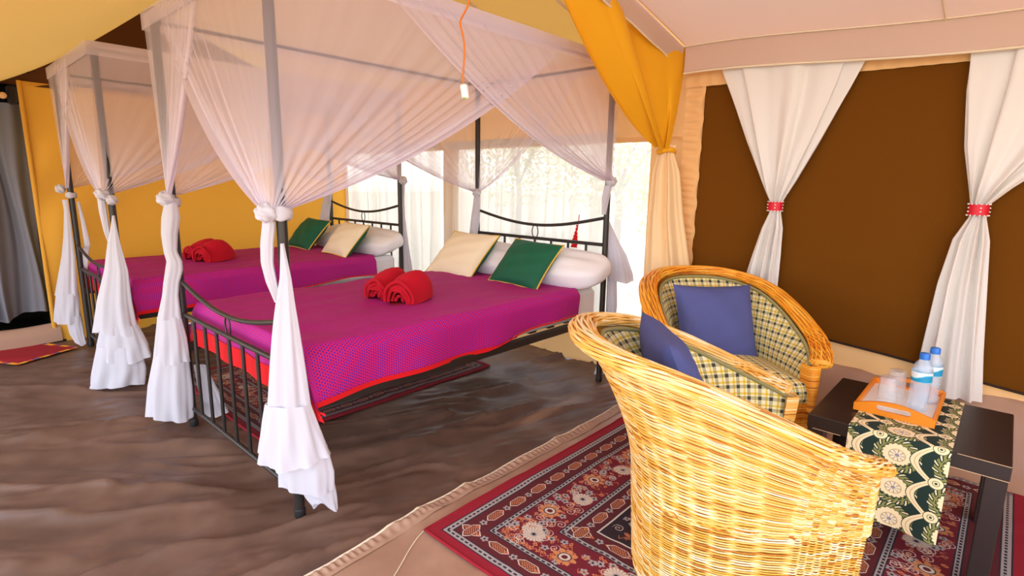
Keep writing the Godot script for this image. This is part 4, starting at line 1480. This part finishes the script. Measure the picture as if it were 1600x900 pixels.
	var far := dup(ch, Vector3(0.975, 0.012, -1.601), -0.769, "wicker tub chair tinted golden for its weaker light, farther back against the brown panel, facing the camera", "wicker_chair")
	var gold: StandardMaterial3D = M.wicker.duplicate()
	gold.albedo_color = Color(1.0, 0.84, 0.42)  # same wicker as the near chair; its weaker light painted in by this tint
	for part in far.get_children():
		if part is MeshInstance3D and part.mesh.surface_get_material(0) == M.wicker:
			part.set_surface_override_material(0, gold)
	# blue cushions
	var cs := [
		["slate blue square cushion in the foreground wicker chair", ch, Vector3(-0.195, 0.635, -0.03), 0.41],
		["slate blue square cushion in the wicker chair by the brown panel", far, Vector3(-0.15, 0.60, 0.0), 0.39]]
	for s in cs:
		var t := thing("cushion", s[0], "cushion", Vector3.ZERO, 0, "blue chair cushions")
		obj("cushion_cover", cushion(s[3], s[3], 0.15), M.blue, t)
		var host: Node3D = s[1]
		t.transform = host.transform * Transform3D(Basis(Vector3.UP, PI / 2) * Basis(Vector3.RIGHT, -0.42), s[2])

# ---------------------------------------------------------------- table
func table() -> void:
	var x0 := 1.405
	var x1 := 1.965
	var z0 := -1.27
	var z1 := -1.81
	var cx := (x0 + x1) / 2
	var cz := (z0 + z1) / 2
	var t := thing("coffee_table", "low black-brown square coffee table under the patterned runner", "table", Vector3(cx, 0, cz))
	obj("tabletop", MB.new().box(Vector3(0, 0.425, 0), Vector3(x1 - x0, 0.05, z0 - z1), 0.003), M.black, t)
	for sx in [-1, 1]:
		for sz in [-1, 1]:
			obj("leg", MB.new().box(Vector3(sx * ((x1 - x0) / 2 - 0.03), 0.205, sz * ((z0 - z1) / 2 - 0.03)), Vector3(0.055, 0.395, 0.055), 0.003), M.black, t)
	var eb := MB.new()
	eb.tube([Vector3(-0.26, 0.4005, 0.2705), Vector3(-0.17, 0.4005, 0.2705)], 0.0014, 5)
	eb.tube([Vector3(0.12, 0.4005, 0.2705), Vector3(0.279, 0.4005, 0.2705)], 0.0014, 5)
	eb.tube([Vector3(0.15, 0.449, 0.2705), Vector3(0.279, 0.449, 0.2705)], 0.0012, 5)
	obj("worn_edge", eb, mat(rgb8(200, 170, 130), 0.6), t)
	# runner
	var rn := thing("table_runner", "dark green table runner with cream ogee flowers hanging over the table", "table runner")
	var rx0 := 1.537
	var rx1 := 1.822
	var L1 := 0.335
	obj("printed_cloth", MB.new().grid(24, 90, func(a, e):
		var s: float = lerp(-0.06, 0.54 + L1, e)
		var x: float = lerp(rx0, rx1, a)
		if s < 0: return Vector3(x, 0.453 + s + 0.0, z1 - 0.006)
		if s <= 0.54: return Vector3(x, 0.4535, z1 + s)
		var d: float = s - 0.54
		return Vector3(x + 0.02 * d * sin(a * 3.0), 0.4535 - d + 0.006 * (1.0 - exp(-d / 0.006)), z0 + 0.007 * (1.0 - exp(-d / 0.008)) + 0.012 * d / L1 * sin(a * 7.0 + 1.0)), false, func(a, e):
			return Vector2(a * 1.72 + 0.18, lerp(-0.06, 0.54 + L1, e) / 0.118 + 0.35)), M.runner, rn)
	# tray
	var tr := thing("tray", "orange wooden serving tray with handle slots holding glasses and bottles", "tray", Vector3(1.64, 0.455, -1.61))
	var W := 0.232
	var D := 0.36
	obj("tray_base", MB.new().box(Vector3(0, 0.006, 0), Vector3(W, 0.008, D), 0.002), M.plastic, tr)
	for sx in [-1, 1]:
		obj("side_rail", MB.new().box(Vector3(sx * W / 2, 0.014, 0), Vector3(0.012, 0.028, D), 0.003), M.orange, tr)
	for sz in [-1, 1]:
		var cs := CSGCombiner3D.new()
		cs.name = "handle_end"
		var pg := CSGPolygon3D.new()
		var poly := PackedVector2Array()
		poly.append(Vector2(-W / 2 - 0.006, 0.0))
		poly.append(Vector2(W / 2 + 0.006, 0.0))
		for k in 17:
			var a := k / 16.0
			poly.append(Vector2(lerp(W / 2 + 0.006, -W / 2 - 0.006, a), 0.028 + 0.026 * sin(PI * a)))
		pg.name = "panel"
		pg.polygon = poly
		pg.depth = 0.012
		pg.position = Vector3(0, 0, 0.006)
		cs.add_child(pg)
		var hole := CSGPolygon3D.new()
		hole.name = "slot"
		hole.operation = CSGShape3D.OPERATION_SUBTRACTION
		var hp := PackedVector2Array()
		for k in 20:
			var a := TAU * k / 20
			hp.append(Vector2(0.042 * signf(cos(a)) + 0.010 * cos(a), 0.029 + 0.0105 * sin(a)))
		hole.polygon = hp
		hole.depth = 0.03
		hole.position = Vector3(0, 0, 0.015)
		cs.add_child(hole)
		cs.position = Vector3(0, 0, sz * D / 2)
		pg.material = M.orange
		hole.material = M.orange
		tr.add_child(cs, true)
	var base_y := 0.4655
	# upturned glasses
	var gl := ["upturned ribbed glass tumbler nearest the tray's front handle", "upturned ribbed glass tumbler behind the front one on the tray"]
	for k in 2:
		var t2 := thing("glass", gl[k], "glass", [Vector3(1.600, base_y, -1.555), Vector3(1.612, base_y, -1.668)][k], 0, "upturned glasses on the tray")
		obj("tumbler", MB.new().lathe([Vector2(0.032, 0.0), Vector2(0.0335, 0.001), Vector2(0.031, 0.05), Vector2(0.0285, 0.095), Vector2(0.027, 0.103), Vector2(0.022, 0.105), Vector2(0, 0.105), Vector2(0, 0.094), Vector2(0.022, 0.094), Vector2(0.026, 0.088), Vector2(0.0285, 0.05), Vector2(0.031, 0.002), Vector2(0.032, 0.0)], Vector3.ZERO, 40, 10, 0.02), M.glass, t2)
	# water bottles
	var bl := ["clear plastic water bottle with blue cap, the front one on the tray", "clear plastic water bottle with blue cap, behind the other one"]
	var lab := label_tex()
	for k in 2:
		var t3 := thing("water_bottle", bl[k], "bottle", [Vector3(1.695, base_y, -1.56), Vector3(1.715, base_y, -1.675)][k], 0.4 * k, "water bottles on the tray")
		var pr := [Vector2(0, 0.004), Vector2(0.02, 0.0), Vector2(0.029, 0.003), Vector2(0.032, 0.012)]
		for q in 7:
			pr.append(Vector2(0.0315, 0.02 + q * 0.013))
			pr.append(Vector2(0.0295, 0.0265 + q * 0.013))
		pr.append_array([Vector2(0.0318, 0.112), Vector2(0.0318, 0.150), Vector2(0.031, 0.158), Vector2(0.026, 0.174), Vector2(0.018, 0.187), Vector2(0.0135, 0.194), Vector2(0.0125, 0.2)])
		obj("bottle_body", MB.new().lathe(pr, Vector3.ZERO, 28), M.pet, t3)
		obj("bottle_cap", MB.new().lathe([Vector2(0.0155, 0.194), Vector2(0.016, 0.197), Vector2(0.0155, 0.214), Vector2(0.0135, 0.217), Vector2(0, 0.217)], Vector3.ZERO, 28, 14, 0.02), M.cap, t3, "blue screw cap")
		obj("bottle_label", MB.new().grid(28, 1, func(a, e): return Vector3(0.0325 * cos(-a * TAU), lerp(0.150, 0.112, e), 0.0325 * sin(-a * TAU)), true), lab, t3, "white label with a turquoise wave")

func label_tex() -> StandardMaterial3D:
	var im := Image.create(128, 48, false, Image.FORMAT_RGB8)
	for y in 48:
		for x in 128:
			var c := rgb8(240, 246, 250)
			var w := 16.0 + 10.0 * sin(x / 128.0 * TAU * 2.0)
			if y > w + 8: c = rgb8(20, 150, 196)
			elif y > w + 4: c = rgb8(120, 206, 226)
			if y < 3 or y > 45: c = rgb8(150, 210, 236)
			im.set_pixel(x, y, c)
	var m := mat(Color.WHITE, 0.4)
	m.albedo_texture = ImageTexture.create_from_image(im)
	return m

func small_things() -> void:
	var c := thing("pendant_switch", "white inline switch hanging on an orange cord from the roof", "switch")
	var pts := []
	var raw := [Vector3(0.26, 2.62, -0.65), Vector3(0.268, 2.3, -0.65), Vector3(0.262, 2.08, -0.65), Vector3(0.249, 1.94, -0.65), Vector3(0.232, 1.905, -0.65), Vector3(0.203, 1.875, -0.65), Vector3(0.200, 1.855, -0.65), Vector3(0.214, 1.815, -0.65), Vector3(0.223, 1.77, -0.65), Vector3(0.219, 1.71, -0.65), Vector3(0.215, 1.67, -0.65), Vector3(0.217, 1.635, -0.65)]
	for k in raw.size() - 1:
		for q in 5:
			var a: Vector3 = raw[maxi(k - 1, 0)]
			var d: Vector3 = raw[mini(k + 2, raw.size() - 1)]
			pts.append(raw[k].cubic_interpolate(raw[k + 1], a, d, q / 5.0))
	pts.append(raw[raw.size() - 1])
	obj("cord", MB.new().tube(pts, 0.0036, 8), M.cord, c, "orange flat cord")
	obj("switch_body", MB.new().box(Vector3(0.224, 1.61, -0.65), Vector3(0.028, 0.056, 0.018), 0.006, Basis(Vector3.UP, 0.74) * Basis(Vector3.BACK, 0.16)), M.plastic, c)
	obj("indicator", MB.new().box(Vector3(0.230, 1.584, -0.642), Vector3(0.012, 0.006, 0.010), 0.002, Basis(Vector3.UP, 0.74)), mat(rgb8(150, 190, 40), 0.4), c, "small green indicator")
	obj("screw", MB.new().lathe([Vector2(0, 0.001), Vector2(0.0022, 0.0)], Vector3.ZERO, 8), M.steel, c).transform = Transform3D(Basis(Vector3.UP, 0.74) * Basis(Vector3.RIGHT, PI / 2), Vector3(0.228, 1.626, -0.643))
